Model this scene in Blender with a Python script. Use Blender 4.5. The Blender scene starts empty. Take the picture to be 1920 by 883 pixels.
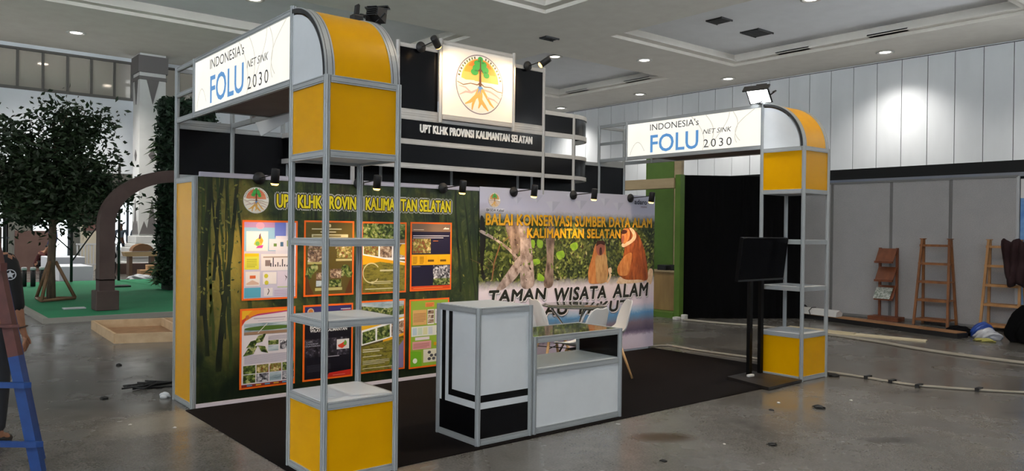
import bpy, bmesh, math, random
from mathutils import Vector, Matrix
random.seed(7)
S = bpy.context.scene
COL = S.collection
pi = math.pi

# ---------------------------------------------------------------- camera, world, exposure
CAM_POS = (-2.1216, -4.3403, 1.5631)
CAM_F, CAM_YAW, CAM_PITCH, CAM_ROLL = 1449.15, -39.612, -0.3436, 0.6613
def make_camera():
    y, p, r = (math.radians(a) for a in (CAM_YAW, CAM_PITCH, CAM_ROLL))
    fwd = Vector((-math.sin(y)*math.cos(p), math.cos(y)*math.cos(p), math.sin(p)))
    rt = Vector((math.cos(y), math.sin(y), 0)); up = rt.cross(fwd)
    rt, up = rt*math.cos(r)+up*math.sin(r), up*math.cos(r)-rt*math.sin(r)
    cd = bpy.data.cameras.new('camera'); co = bpy.data.objects.new('camera', cd); COL.objects.link(co)
    M = Matrix((rt, up, -fwd)).transposed().to_4x4(); M.translation = Vector(CAM_POS)
    co.matrix_world = M
    cd.sensor_fit = 'HORIZONTAL'; cd.sensor_width = 36; cd.lens = 36*CAM_F/1920
    cd.clip_start = 0.05; cd.clip_end = 200
    S.camera = co
make_camera()
SKY_STRENGTH, UPLIGHT_STRENGTH = 2.0, 16.0     # overcast sky; bright lower half added to light the ceiling
wd = bpy.data.worlds.new('sky'); S.world = wd; wd.use_nodes = True
_t = wd.node_tree; _bg = _t.nodes['Background']
_tc = _t.nodes.new('ShaderNodeTexCoord'); _sx = _t.nodes.new('ShaderNodeSeparateXYZ'); _t.links.new(_tc.outputs['Generated'], _sx.inputs[0])
_rp = _t.nodes.new('ShaderNodeMapRange'); _t.links.new(_sx.outputs['Z'], _rp.inputs['Value'])
_rp.inputs['From Min'].default_value = -.06; _rp.inputs['From Max'].default_value = -.01
_rp.inputs['To Min'].default_value = UPLIGHT_STRENGTH; _rp.inputs['To Max'].default_value = SKY_STRENGTH
_t.links.new(_rp.outputs[0], _bg.inputs[1]); _bg.inputs[0].default_value = (0.88, 0.95, 1.0, 1)
S.view_settings.view_transform = 'Standard'; S.view_settings.look = 'None'
S.view_settings.gamma = 1; S.view_settings.use_curve_mapping = False
S.view_settings.exposure = 0.1
S.cycles.use_denoising = True
S.cycles.max_bounces = 10; S.cycles.diffuse_bounces = 5; S.cycles.glossy_bounces = 4
S.cycles.transparent_max_bounces = 8
S.cycles.sample_clamp_indirect = 4.0
DOWNLIGHT_W = 780.0
WALL_SPOT_W = 34.0
LOGO_SPOT_W = 26.0
FLOOD_W = 120.0
SIGN_EMIT = 0.95

# ---------------------------------------------------------------- materials
def lin(h):
    h = h.lstrip('#'); o = []
    for i in (0, 2, 4):
        c = int(h[i:i+2], 16)/255
        o.append(c/12.92 if c <= .04045 else ((c+.055)/1.055)**2.4)
    return (*o, 1)
_M = {}
class NT:
    def __init__(s, name):
        s.m = bpy.data.materials.new(name); s.m.use_nodes = True
        s.t = s.m.node_tree; s.n = s.t.nodes; s.b = s.n['Principled BSDF']
        s.co = None
    def node(s, typ, **kw):
        n = s.n.new(typ)
        for k, v in kw.items():
            if k.startswith('_'): n.inputs[k[1:].replace('_', ' ')].default_value = v
            else: setattr(n, k, v)
        return n
    def link(s, a, b): s.t.links.new(a, b)
    def coords(s, scale=(1, 1, 1), rot=(0, 0, 0), which='Object'):
        tc = s.node('ShaderNodeTexCoord'); mp = s.node('ShaderNodeMapping')
        mp.inputs['Scale'].default_value = scale; mp.inputs['Rotation'].default_value = rot
        s.link(tc.outputs[which], mp.inputs['Vector']); return mp.outputs[0]
    def noise(s, vec, scale, detail=4, rough=.55, dist=0):
        n = s.node('ShaderNodeTexNoise'); n.inputs['Scale'].default_value = scale
        n.inputs['Detail'].default_value = detail; n.inputs['Roughness'].default_value = rough
        n.inputs['Distortion'].default_value = dist
        s.link(vec, n.inputs['Vector']); return n.outputs['Fac']
    def voro(s, vec, scale, out='Color'):
        n = s.node('ShaderNodeTexVoronoi'); n.inputs['Scale'].default_value = scale
        s.link(vec, n.inputs['Vector']); return n.outputs[out]
    def ramp(s, fac, stops, interp='LINEAR'):
        r = s.node('ShaderNodeValToRGB'); cr = r.color_ramp; cr.interpolation = interp
        while len(cr.elements) < len(stops): cr.elements.new(.5)
        for e, (p, c) in zip(cr.elements, stops):
            e.position = p; e.color = lin(c) if isinstance(c, str) else (c, c, c, 1)
        s.link(fac, r.inputs[0]); return r.outputs[0]
    def mix(s, fac, a, b, mode='MIX'):
        m = s.node('ShaderNodeMix', data_type='RGBA', blend_type=mode)
        for sock, v in ((m.inputs[0], fac), (m.inputs[6], a), (m.inputs[7], b)):
            if hasattr(v, 'links'): s.link(v, sock)
            else: sock.default_value = lin(v) if isinstance(v, str) else v
        return m.outputs[2]
    def math(s, op, a, b=0.0, clamp=False):
        m = s.node('ShaderNodeMath', operation=op, use_clamp=clamp)
        for sock, v in ((m.inputs[0], a), (m.inputs[1], b)):
            if hasattr(v, 'links'): s.link(v, sock)
            else: sock.default_value = v
        return m.outputs[0]
    def bump(s, h, strength=.2, dist=.01):
        b = s.node('ShaderNodeBump'); b.inputs['Strength'].default_value = strength
        b.inputs['Distance'].default_value = dist; s.link(h, b.inputs['Height'])
        s.link(b.outputs[0], s.b.inputs['Normal'])
    def set(s, color=None, rough=None, metal=None, spec=None):
        for k, v in (('Base Color', color), ('Roughness', rough), ('Metallic', metal), ('Specular IOR Level', spec)):
            if v is None: continue
            if hasattr(v, 'links'): s.link(v, s.b.inputs[k])
            else: s.b.inputs[k].default_value = lin(v) if isinstance(v, str) else v
        return s.m

def flat(h, rough=.5, metal=0.0, spec=.5):
    k = (h, rough, metal, spec)
    if k not in _M: _M[k] = NT('paint_'+h.strip('#')).set(h, rough, metal, spec)
    return _M[k]
def mottled(name, a, b, scale=12, rough=.5, stretch=(1, 1, 1), metal=0, bump=0, detail=4, lo=.35, hi=.65):
    if name not in _M:
        t = NT(name); f = t.noise(t.coords(stretch), scale, detail)
        if bump: t.bump(f, bump)
        _M[name] = t.set(t.ramp(f, [(lo, a), (hi, b)]), rough, metal)
    return _M[name]
def emit(name, h, strength):
    if name not in _M:
        t = NT(name); t.set(h, .4); t.b.inputs['Emission Color'].default_value = lin(h)
        t.b.inputs['Emission Strength'].default_value = strength; _M[name] = t.m
    return _M[name]
def photo(name, cols, scale=14, rough=.35, stretch=(1, 1, 1), kind='noise'):
    """a printed photograph: small irregular patches of a few colours"""
    if name not in _M:
        t = NT(name); c = t.coords(stretch)
        n = t.noise(c, scale, 5, .65, .4)
        if kind == 'leaf':
            v = t.voro(c, scale*1.6, 'Color'); sx = t.node('ShaderNodeSeparateColor'); t.link(v, sx.inputs[0])
            n = t.math('ADD', t.math('MULTIPLY', n, .6), t.math('MULTIPLY', sx.outputs[0], .4))
        k = len(cols); st = [(.28+.44*i/(k-1), c_) for i, c_ in enumerate(cols)]
        _M[name] = t.set(t.ramp(n, st), rough)
    return _M[name]

ALU = mottled('anodised_aluminium', '#a2a6a9', '#a9adaf', 4, .42, metal=.2)
ALUW = mottled('light_aluminium', '#b4b2b0', '#bdbbb8', 4, .45, metal=.15)
ALU_D = flat('#1c1d20', .5)
YEL = mottled('yellow_laminate', '#d29700', '#d89d00', 3, .3); YEL.node_tree.nodes['Principled BSDF'].inputs['Specular IOR Level'].default_value = .12
WHT = mottled('white_laminate', '#d6dbe0', '#dce1e6', 4, .32)
BLK = flat('#0a0a0d', .22, 0, .2)
BLKM = flat('#101013', .6)
WHITE = flat('#f2f2f2', .45)
CHROME = flat('#c9c9cc', .18, 1.0)

# ---------------------------------------------------------------- mesh builder
class MB:
    def __init__(s): s.v = []; s.f = []; s.mi = []; s.mats = []; s.sm = []
    def midx(s, m):
        if m is None: return 0
        if m not in s.mats: s.mats.append(m)
        return s.mats.index(m)
    def add(s, vs, fs, m=None, smooth=False):
        o = len(s.v); s.v += [tuple(p) for p in vs]; k = s.midx(m)
        for f in fs: s.f.append([i+o for i in f]); s.mi.append(k); s.sm.append(smooth)
        return s
    def box(s, x0, x1, y0, y1, z0, z1, m=None, bev=0):
        if bev:
            bm = bmesh.new(); bmesh.ops.create_cube(bm, size=1)
            for v in bm.verts: v.co = ((x0+x1)/2+v.co.x*(x1-x0), (y0+y1)/2+v.co.y*(y1-y0), (z0+z1)/2+v.co.z*(z1-z0))
            bmesh.ops.bevel(bm, geom=bm.edges[:], offset=bev, segments=2, affect='EDGES', profile=.5)
            s.addbm(bm, m); return s
        vs = [(x, y, z) for z in (z0, z1) for y in (y0, y1) for x in (x0, x1)]
        return s.add(vs, [(0, 2, 3, 1), (4, 5, 7, 6), (0, 1, 5, 4), (2, 6, 7, 3), (0, 4, 6, 2), (1, 3, 7, 5)], m)
    def addbm(s, bm, m=None, smooth=False, M=None):
        bm.verts.index_update()
        s.add([(M @ v.co if M else v.co) for v in bm.verts], [[v.index for v in f.verts] for f in bm.faces], m, smooth); bm.free(); return s
    def prism(s, pts, vec, m=None, smooth=False):
        """closed 3-D polygon pts extruded by vec"""
        n = len(pts); vec = Vector(vec); a = [Vector(p) for p in pts]; b = [p+vec for p in a]
        fs = [list(range(n))[::-1], list(range(n, 2*n))]
        s.add(a+b, fs, m)
        o = len(s.v)-2*n; k = s.midx(m)
        for i in range(n):
            j = (i+1) % n; s.f.append([o+i, o+j, o+n+j, o+n+i]); s.mi.append(k); s.sm.append(smooth)
        return s
    def tube(s, path, r, m=None, n=10, caps=True, closed=False):
        P = [Vector(p) for p in path]; R = r if isinstance(r, (list, tuple)) else [r]*len(P)
        vs = []; fs = []; prev = None
        for i, p in enumerate(P):
            if closed: d = P[(i+1) % len(P)]-P[i-1]
            else: d = (P[min(i+1, len(P)-1)]-P[max(i-1, 0)])
            d.normalize()
            a = prev if prev else (Vector((0, 0, 1)) if abs(d.z) < .9 else Vector((1, 0, 0)))
            u = (a-d*a.dot(d)).normalized(); w = d.cross(u); prev = u
            vs += [p+(u*math.cos(2*pi*k/n)+w*math.sin(2*pi*k/n))*R[i] for k in range(n)]
        L = len(P)
        for i in range(L if closed else L-1):
            for k in range(n):
                a, b = i*n+k, i*n+(k+1) % n; c, d2 = ((i+1) % L)*n+(k+1) % n, ((i+1) % L)*n+k
                fs.append((a, b, c, d2))
        if caps and not closed: fs += [list(range(n))[::-1], list(range((L-1)*n, L*n))]
        return s.add(vs, fs, m, True)
    def lathe(s, prof, c=(0, 0, 0), m=None, n=24, smooth=True):
        vs = []; fs = []
        for r, z in prof: vs += [(c[0]+r*math.cos(2*pi*k/n), c[1]+r*math.sin(2*pi*k/n), c[2]+z) for k in range(n)]
        for i in range(len(prof)-1):
            for k in range(n): fs.append((i*n+k, i*n+(k+1) % n, (i+1)*n+(k+1) % n, (i+1)*n+k))
        if prof[0][0] > 1e-6: fs.append(list(range(n))[::-1])
        if prof[-1][0] > 1e-6: fs.append(list(range((len(prof)-1)*n, len(prof)*n)))
        return s.add(vs, fs, m, smooth)
    def xform(s, M, i0=0):
        for i in range(i0, len(s.v)): s.v[i] = tuple(M @ Vector(s.v[i]))
        return s
    def build(s, name, mat=None, parent=None, world=True, weld=False):
        me = bpy.data.meshes.new(name)
        off = Vector((0, 0, 0))
        if parent is not None and world:
            q = parent
            while q is not None: off += q.location; q = q.parent
        me.from_pydata([Vector(p)-off for p in s.v], [], s.f)
        ms = list(s.mats)
        if not ms: ms = [mat or WHITE]
        for m in ms: me.materials.append(m)
        me.polygons.foreach_set('material_index', s.mi); me.polygons.foreach_set('use_smooth', s.sm)
        if weld:
            bm = bmesh.new(); bm.from_mesh(me); bmesh.ops.remove_doubles(bm, verts=bm.verts, dist=1e-5); bm.to_mesh(me); bm.free()
        me.update()
        o = bpy.data.objects.new(name, me); COL.objects.link(o)
        if parent is not None: o.parent = parent
        return o

def tag(o, label, cat, group=None):
    o['label'] = label; o['category'] = cat
    if group: o['group'] = group
    return o
def thing(name, label, cat, loc=(0, 0, 0), group=None, rz=0):
    o = bpy.data.objects.new(name, None); o.empty_display_size = .1; COL.objects.link(o)
    o.location = loc; o.rotation_euler = (0, 0, rz)
    return tag(o, label, cat, group)
def struct(name, mb, mat=None):
    o = mb.build(name, mat); o['kind'] = 'structure'; return o
def dup(root, loc=None, rz=None, label=None):
    r = root.copy(); COL.objects.link(r)
    if loc is not None: r.location = loc
    if rz is not None: r.rotation_euler = (0, 0, rz)
    if label: r['label'] = label
    for ch in list(root.children):
        c = ch.copy(); COL.objects.link(c); c.parent = r
        for g in list(ch.children):
            d = g.copy(); COL.objects.link(d); d.parent = c
    return r
def lamp(name, typ, loc, power, color, parent=None, target=None, **kw):
    ld = bpy.data.lights.new(name, typ); ld.energy = power; ld.color = color
    for k, v in kw.items(): setattr(ld, k, v)
    o = bpy.data.objects.new(name, ld); COL.objects.link(o); o.location = loc
    if target is not None: o.rotation_euler = (Vector(target)-Vector(loc)).to_track_quat('-Z', 'Y').to_euler()
    if parent is not None:
        o.parent = parent; o.location = Vector(loc)-parent.location
    return o

# system profiles
def post(mb, x, y, z0, z1, r=.021):
    pts = []
    for k in range(8):
        a = k*pi/4; n = Vector((math.cos(a), math.sin(a), 0)); t = Vector((-n.y, n.x, 0)); ap = r*math.cos(pi/8)
        for d, q in ((-.0032, 0), (-.0032, .006), (.0032, .006), (.0032, 0)): pts.append(n*(ap-q)+t*d)
        pts.append(Vector((math.cos(a+pi/8), math.sin(a+pi/8), 0))*r)
    return mb.prism([(x+p.x, y+p.y, z0) for p in pts], (0, 0, z1-z0))
def rail(mb, a, b, z0, z1, t=.024, inset=.0216):
    A = Vector((*a, 0)); B = Vector((*b, 0)); d = (B-A).normalized(); n = Vector((-d.y, d.x, 0)); A += d*inset; B -= d*inset
    h = z1-z0; g = .004; q = .005
    prof = [(-t/2, 0)]
    for zc in (.2*h, .8*h): prof += [(-t/2, zc-g/2), (-t/2+q, zc-g/2), (-t/2+q, zc+g/2), (-t/2, zc+g/2)]
    prof += [(-t/2, h), (t/2, h)]
    for zc in (.8*h, .2*h): prof += [(t/2, zc+g/2), (t/2-q, zc+g/2), (t/2-q, zc-g/2), (t/2, zc-g/2)]
    prof += [(t/2, 0)]
    return mb.prism([A+n*u+Vector((0, 0, z0+w)) for u, w in prof], B-A)

# text -> flat triangles
_T = {}
def glyphs(body, bold=0.0, shear=0.0, depth=0.0, space=1.0):
    k = (body, bold, shear, depth, space)
    if k not in _T:
        cu = bpy.data.curves.new('lettering_curve', 'FONT'); cu.body = body; cu.offset = bold; cu.shear = shear
        cu.extrude = depth; cu.resolution_u = 3; cu.space_character = space; cu.fill_mode = 'BOTH' if depth else 'FRONT'
        ob = bpy.data.objects.new('lettering_curve', cu); COL.objects.link(ob)
        dg = bpy.context.evaluated_depsgraph_get(); dg.update()
        me = bpy.data.meshes.new_from_object(ob.evaluated_get(dg))
        vs = [v.co.copy() for v in me.vertices]; fs = [list(p.vertices) for p in me.polygons]
        bpy.data.objects.remove(ob); bpy.data.curves.remove(cu); bpy.data.meshes.remove(me)
        x0 = min(v.x for v in vs); x1 = max(v.x for v in vs); y0 = min(v.y for v in vs); y1 = max(v.y for v in vs)
        _T[k] = (vs, fs, (x0, x1, y0, y1))
    return _T[k]

class Print:
    """flat print on a surface: u to the right, v up, layers a fraction of a millimetre proud"""
    def __init__(s, O, U, V, step=.0006, su=1, sv=1):
        s.O = Vector(O); s.U = Vector(U).normalized(); s.V = Vector(V).normalized(); s.N = s.U.cross(s.V); s.step = step
        s.mb = MB(); s.su = su; s.sv = sv; s.k = 0
    def P(s, u, v, l): return s.O+s.U*u*s.su+s.V*v*s.sv+s.N*(l*s.step)
    def poly(s, pts, m, l=1):
        s.k = (s.k+1) % 24; l += .03*s.k     # never two prints in one plane
        s.mb.add([s.P(u, v, l) for u, v in pts], [list(range(len(pts)))], m); return s
    def rect(s, u0, v0, u1, v1, m, l=1): return s.poly([(u0, v0), (u1, v0), (u1, v1), (u0, v1)], m, l)
    def ell(s, u, v, a, b, m, l=1, n=28, t0=0, t1=2*pi):
        full = abs(t1-t0-2*pi) < 1e-6
        return s.poly([(u+a*math.cos(t0+(t1-t0)*k/(n if full else n-1)), v+b*math.sin(t0+(t1-t0)*k/(n if full else n-1))) for k in range(n)], m, l)
    def ring(s, u, v, a, b, w, m, l=1, n=36, t0=0, t1=2*pi):
        for k in range(n):
            p, q = t0+(t1-t0)*k/n, t0+(t1-t0)*(k+1)/n
            s.poly([(u+a*math.cos(p), v+b*math.sin(p)), (u+a*math.cos(q), v+b*math.sin(q)), (u+(a-w)*math.cos(q), v+(b-w)*math.sin(q)), (u+(a-w)*math.cos(p), v+(b-w)*math.sin(p))], m, l)
        return s
    def stroke(s, pts, w, m, l=1):
        W = w if isinstance(w, (list, tuple)) else [w]*len(pts)
        A = []; B = []
        for i, p in enumerate(pts):
            a = pts[max(i-1, 0)]; b = pts[min(i+1, len(pts)-1)]
            dx, dy = (b[0]-a[0])*s.su, (b[1]-a[1])*s.sv; L = math.hypot(dx, dy) or 1
            nx, ny = -dy/L*W[i]/2/s.su, dx/L*W[i]/2/s.sv
            A.append((p[0]+nx, p[1]+ny)); B.append((p[0]-nx, p[1]-ny))
        for i in range(len(pts)-1): s.poly([A[i], B[i], B[i+1], A[i+1]][::-1], m, l)
        return s
    def text(s, body, u0, v0, u1, v1, m, l=2, bold=0.0, shear=0.0, depth=0.0, ref=None, space=1.0):
        vs, fs, bb = glyphs(body, bold, shear, depth, space)
        x0, x1, y0, y1 = bb if ref is None else ref
        zmin = min(v.z for v in vs)
        f = lambda v: s.P(u0+(v.x-x0)/(x1-x0)*(u1-u0), v0+(v.y-y0)/(y1-y0)*(v1-v0), l)+s.N*((v.z-zmin))
        s.mb.add([f(v) for v in vs], fs, m); return s
    def btext(s, body, u0, v0, u1, v1, m, l, w, n=8, **k):
        # heavy lettering: the same outline stepped round a small circle
        for i in range(n): s.text(body, u0+w*math.cos(2*pi*i/n), v0+w*math.sin(2*pi*i/n), u1+w*math.cos(2*pi*i/n), v1+w*math.sin(2*pi*i/n), m, l+.08*(i+1), **k)
        return s.text(body, u0, v0, u1, v1, m, l, **k)
    def build(s, name, parent=None): return s.mb.build(name, None, parent)
# ================================================================ THE HALL
HC = 7.5            # ceiling soffit
XW, YB, YF, XL = 24.45, 25.4, -15.0, -15.0

def floor_mat():
    t = NT('polished_concrete'); c = t.coords()
    n1 = t.noise(c, .55, 5, .6, .3); n2 = t.noise(c, 6, 6, .7); n3 = t.noise(t.coords((1, 1, 1)), 60, 3, .6)
    base = t.ramp(n1, [(.3, '#4d4c4a'), (.5, '#5a5856'), (.72, '#6c6a66')])
    base = t.mix(.35, base, t.ramp(n2, [(.3, '#403f3d'), (.7, '#757370')]))
    base = t.mix(.12, base, t.ramp(n3, [(.4, '#3a3835'), (.6, '#a09a90')]))
    # oil stains, scuffs and a pale patch lying on the slab
    def stain(col, x, y, rx, ry, colr, amt, base):
        tc = t.node('ShaderNodeTexCoord'); mp = t.node('ShaderNodeMapping', vector_type='TEXTURE')
        mp.inputs['Location'].default_value = (x, y, 0); mp.inputs['Scale'].default_value = (rx, ry, 1); mp.inputs['Rotation'].default_value = (0, 0, col)
        t.link(tc.outputs['Object'], mp.inputs['Vector'])
        g = t.node('ShaderNodeTexGradient', gradient_type='SPHERICAL'); t.link(mp.outputs[0], g.inputs[0])
        f = t.math('MULTIPLY', g.outputs['Fac'], t.math('ADD', t.noise(c, 14, 5, .7), .35))
        f = t.math('MULTIPLY', t.ramp(f, [(.12, 0.0), (.5, 1.0)]), amt)
        return t.mix(f, base, colr)
    base = stain(-.6, 2.54, -.55, .34, .2, '#3a2409', .85, base)
    base = stain(-.6, 3.87, -1.66, .36, .12, '#2c2926', .6, base)
    base = stain(.2, -.2, 2.2, .9, .5, '#8f8a80', .5, base)
    base = stain(-.6, 5.9, -.95, .3, .1, '#2b2826', .5, base)
    r = t.ramp(t.noise(c, 1.1, 4, .6), [(.3, .13), (.7, .34)])
    t.bump(t.noise(c, 3, 3), .03, .01)
    return t.set(base, r, 0, .5)
m = MB(); m.box(XL, XW+.3, YF, 60, -.2, 0); struct('floor', m, floor_mat())

# coffered ceiling: soffit at HC, recessed bays above
CEIL_A = mottled('ceiling_plaster', '#ded8cf', '#e4dfd6', 2, .8)
CEIL_B = mottled('ceiling_bay', '#f0f1f4', '#f4f5f8', 2, .8)
def ceiling():
    xs = [XL, -13.5, -9, -5.5, 2.6-3.5, .6, 12.0, 15.1, 21.5, XW+.3]; xs = sorted(set(xs))
    bays = [(.6, 12.0, 2.6, 11.4), (15.1, 21.5, 2.6, 11.9), (.6, 12.0, 14.8, 19.3), (15.1, 21.5, 14.8, 21.0),
            (-13.0, -2.5, 2.6, 11.4), (-13.0, -2.5, 14.8, 19.3), (.6, 12.0, -8.5, -.6), (15.1, 21.5, -8.5, -.6), (-13.0, -2.5, -8.5, -.6)]
    xs = sorted({XL, XW+.3, *(b[0] for b in bays), *(b[1] for b in bays)}); ys = sorted({YF, YB, *(b[2] for b in bays), *(b[3] for b in bays)})
    m = MB()
    for i in range(len(xs)-1):
        for j in range(len(ys)-1):
            cx, cy = (xs[i]+xs[i+1])/2, (ys[j]+ys[j+1])/2
            if not any(b[0] < cx < b[1] and b[2] < cy < b[3] for b in bays): m.box(xs[i], xs[i+1], ys[j], ys[j+1], HC, HC+.6, CEIL_A)
    for b in bays:
        m.box(b[0]-.01, b[1]+.01, b[2]-.01, b[3]+.01, HC+.42, HC+.6, CEIL_B)
        # stepped lip that shades the edge of the bay
        w = .28
        for x0, x1, y0, y1 in ((b[0], b[1], b[2], b[2]+w), (b[0], b[1], b[3]-w, b[3]), (b[0], b[0]+w, b[2]+w, b[3]-w), (b[1]-w, b[1], b[2]+w, b[3]-w)):
            m.box(x0, x1, y0, y1, HC+.1, HC+.15, CEIL_A)
    o = struct('ceiling', m); return bays
bays = ceiling()
m = MB(); m.box(XL, XW+.4, YF, YB+.4, HC+.6, HC+.75); struct('ceiling_slab', m, CEIL_A)

# panelled wall on the right
def panel_wall_mat():
    t = NT('white_wall_panels')
    return t.set(t.ramp(t.noise(t.coords((1, 1, .3)), 1.2, 3), [(.3, '#dcdfe2'), (.7, '#e6e9ec')]), .35)
WP = panel_wall_mat()
m = MB(); m.box(XW, XW+.3, -2.6, YB, 0, HC); m.box(XW, XW+.3, YF, -2.6, 0, 1.4); m.box(XW, XW+.3, YF, -2.6, 7.3, HC); m.box(XW, XW+.3, YF, -9.2, 1.4, 7.3)  # unseen opening before the panelled stretch, added to brighten the ceiling
struct('wall_right', m, WP)
m = MB(); y = -2.58; k = 0
while y < YB-.1:
    m.box(XW-.028, XW, y+.011, y+.827-.011, .1, HC-.06); y += .827
struct('wall_right_panels', m, WP)
m = MB(); m.box(XW-.004, XW+.001, -2.6, YB, 0, HC-.03); struct('trim_1', m, flat('#3c3d40', .6))

# back wall with the strip of windows and the open lobby under it
BW = mottled('white_plaster', '#dfe4ea', '#e6eaf0', 1.5, .7)
m = MB()
m.box(XL, 5.9, YB, YB+.3, 3.5, 6.02); m.box(XL, 14.0, YB, YB+.3, 7.36, HC)
m.box(5.9, XW, YB, YB+.3, 0, 6.02); m.box(14.0, XW, YB, YB+.3, 6.02, HC); m.box(XL, -11, YB, YB+.3, 0, 3.5); m.box(XL, -14, YB, YB+.3, 6.02, 7.36)
struct('wall_back', m, BW)
GLZ = NT('hall_glass').set('#cfc8bf', .06, .55)
def strip_window(n, x0, x1, mull):
    m = MB(); m.box(x0, x1, YB+.08, YB+.12, 6.02, 7.36); w = m.build('window_%d' % n, GLZ); w['kind'] = 'structure'
    m = MB(); F = flat('#5d5a57', .5)
    for x in mull: m.box(x-.035, x+.035, YB+.0, YB+.16, 6.02, 7.36)
    m.box(x0, x1, YB-.03, YB+.14, 6.0, 6.1); m.box(x0, x1, YB-.03, YB+.14, 7.3, 7.37); m.build('window_frame', F, w)
strip_window(1, -14, 5.0, [1.5-.72*k for k in range(20)]+[1.5+.72*k for k in range(1, 5)]+[4.95])
strip_window(2, 5.75, 14.0, [5.8+.72*k for k in range(12)])
m = MB(); m.box(XL, 5.9, YB-.02, YB+.3, 3.42, 3.56); struct('trim_2', m, flat('#e8ebef', .6))
m = MB()
for y0, y1, z0, z1 in ((YF, -12, 0, HC), (12, YB, 0, HC), (-12, 12, 7.1, HC), (-12, 12, 0, 2.4), (-12, -7, 2.4, 7.1), (5, 12, 2.4, 7.1)): m.box(XL-.3, XL, y0, y1, z0, z1)  # unseen high opening, shaped to send light up to the ceiling
struct('wall_left', m, BW)
m = MB(); m.box(-3, XW+.3, YF-.3, YF, 0, HC); m.box(XL-.3, -3, YF-.3, YF, 7.1, HC); m.box(XL-.3, -3, YF-.3, YF, 0, 2.4); struct('wall_front', m, BW)  # opening at the left end is unseen, added to let in more light

# lobby beyond: floor shared, low ceiling, back wall with bright glazed doors
m = MB(); m.box(XL, 12, YB+.3, 36, 4.3, 4.5); struct('ceiling_lobby', m, BW)
m = MB()
for x0, x1, z0, z1 in ((XL, -6, 0, 4.3), (-6, 2.8, 2.75, 4.3), (4.55, 6.2, 0, 4.3), (7.5, 12, 0, 4.3), (2.8, 12, 2.75, 4.3), (-6, 2.8, 0, .12), (2.2, 3.1, 0, 4.3)):
    m.box(x0, x1, 34, 34.2, z0, z1)
struct('wall_lobby', m, flat('#c7bfae', .7))
m = MB(); m.box(12, 12.2, YB+.3, 36, 0, 4.5); struct('wall_lobby_side', m, BW)
m = MB()
for x in (-6, -4.2, -2.4, -.6, 1.0, 2.2, 3.1, 3.8, 4.5, 6.25, 6.85, 7.45): m.box(x-.05, x+.05, 34.0, 34.12, 0, 2.75)
m.box(-6, 7.5, 33.98, 34.1, 2.68, 2.78); m.box(-6, 2.3, 33.98, 34.1, 1.0, 1.06); struct('door_1', m, flat('#8a8d90', .4))

# hall column with its spearhead ornament
col = thing('hall_column', 'tall white hall column with grey spearhead ornaments and stepped pedestal', 'column', (5.3, 24.55, 0))
CW = mottled('column_plaster', '#d2d2d0', '#dcdcda', 1.5, .7); CG = flat('#6d6968', .7)
m = MB(); m.box(4.88, 5.72, 24.13, 24.97, 1.25, HC); m.build('shaft', CW, col)
m = MB()
for z0, z1, e in ((0, .35, .34), (.35, .5, .26), (.5, .85, .3), (.85, .98, .2), (.98, 1.25, .12)): m.box(4.88-e, 5.72+e, 24.13-e, 24.97+e, z0, z1, bev=.03)
m.build('pedestal', CW, col)
m = MB(); m.box(4.82, 5.78, 24.07, 25.0, 6.85, 7.42); m.box(4.85, 5.75, 24.1, 24.98, 6.6, 6.72); m.build('capital', CG, col)
def orn(pts, name):
    m = MB(); m.prism([(5.3+u, 24.13, z) for u, z in pts], (0, -.02, 0)); m.prism([(4.88, 24.55-u, z) for u, z in pts], (-.02, 0, 0)); m.build(name, CG, col)
orn([(-.2, 6.6), (0, 5.77), (.2, 6.6)], 'ornament'); orn([(0, 4.22), (.13, 4.02), (0, 3.82), (-.13, 4.02)], 'ornament')
orn([(-.4, 1.3), (-.25, 1.75), (-.15, 1.5), (0, 2.5), (.15, 1.5), (.25, 1.75), (.4, 1.3)], 'ornament')

# recessed downlights
LENS = emit('lamp_lens', '#fff6ea', 9.0); RING = flat('#d8d6d2', .5)
def downlight(x, y, z, label, watts=None, color=(1, .96, .9), cone=125):
    t = thing('downlight', label, 'ceiling light', (x, y, z), 'round ceiling downlights')
    m = MB(); m.lathe([(.2, 0), (.27, -.02), (.28, -.035), (.22, -.045), (.2, -.02)]); m.xform(Matrix.Translation((x, y, z))); m.build('trim_ring', RING, t)
    m = MB(); m.lathe([(.0001, -.03), (.12, -.03), (.205, -.012)]); m.xform(Matrix.Translation((x, y, z))); m.build('lens', LENS, t)
    lamp('downlight_beam', 'SPOT', (x, y, z-.1), watts or DOWNLIGHT_W, color, t, (x, y, 0), spot_size=math.radians(cone), spot_blend=1.0, shadow_soft_size=.18)
DL = [(23.1, 7.3, HC, 'downlight near the panelled wall right above the right tower'),
      (23.1, 13.26, HC, 'downlight above the right lightbox sign, close to the panelled wall'),
      (23.2, 17.77, HC, 'downlight over the panelled wall left of the right lightbox sign'),
      (23.3, 22.8, HC, 'farthest small downlight by the far end of the panelled wall'),
      (18.3, 13.3, HC, 'downlight on the ceiling beam between the two right ceiling bays'),
      (16.93, 16.35, HC+.42, 'downlight just right of the lit logo panel, in the far ceiling bay'),
      (17.35, 6.65, HC+.42, 'downlight at the top edge inside the right ceiling bay beside the dark grilles'),
      (2.66, 22.5, HC, 'large downlight at top left above the tall tree'),
      (23.1, 1.6, HC, 'downlight near the panelled wall beyond the right edge'),
      ]
for d in DL: downlight(*d, watts=720 if d[0] > 22 else 1900 if d[0] < 5 else None)
for x, y in ((17.4, 1.2), (17.4, -5.0), (6, 6.5), (-4.5, 8), (-6, -4), (6, 16.8), (-7, 17), (-2.6, 22.5), (-8, 22.5)):  # last two, unseen, added to brighten the white back wall
    downlight(x, y, HC+.42 if any(b[0] < x < b[1] and b[2] < y < b[3] for b in bays) else HC, 'downlight in the part of the ceiling outside the picture', 1900 if y > 22 else None)

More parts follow.
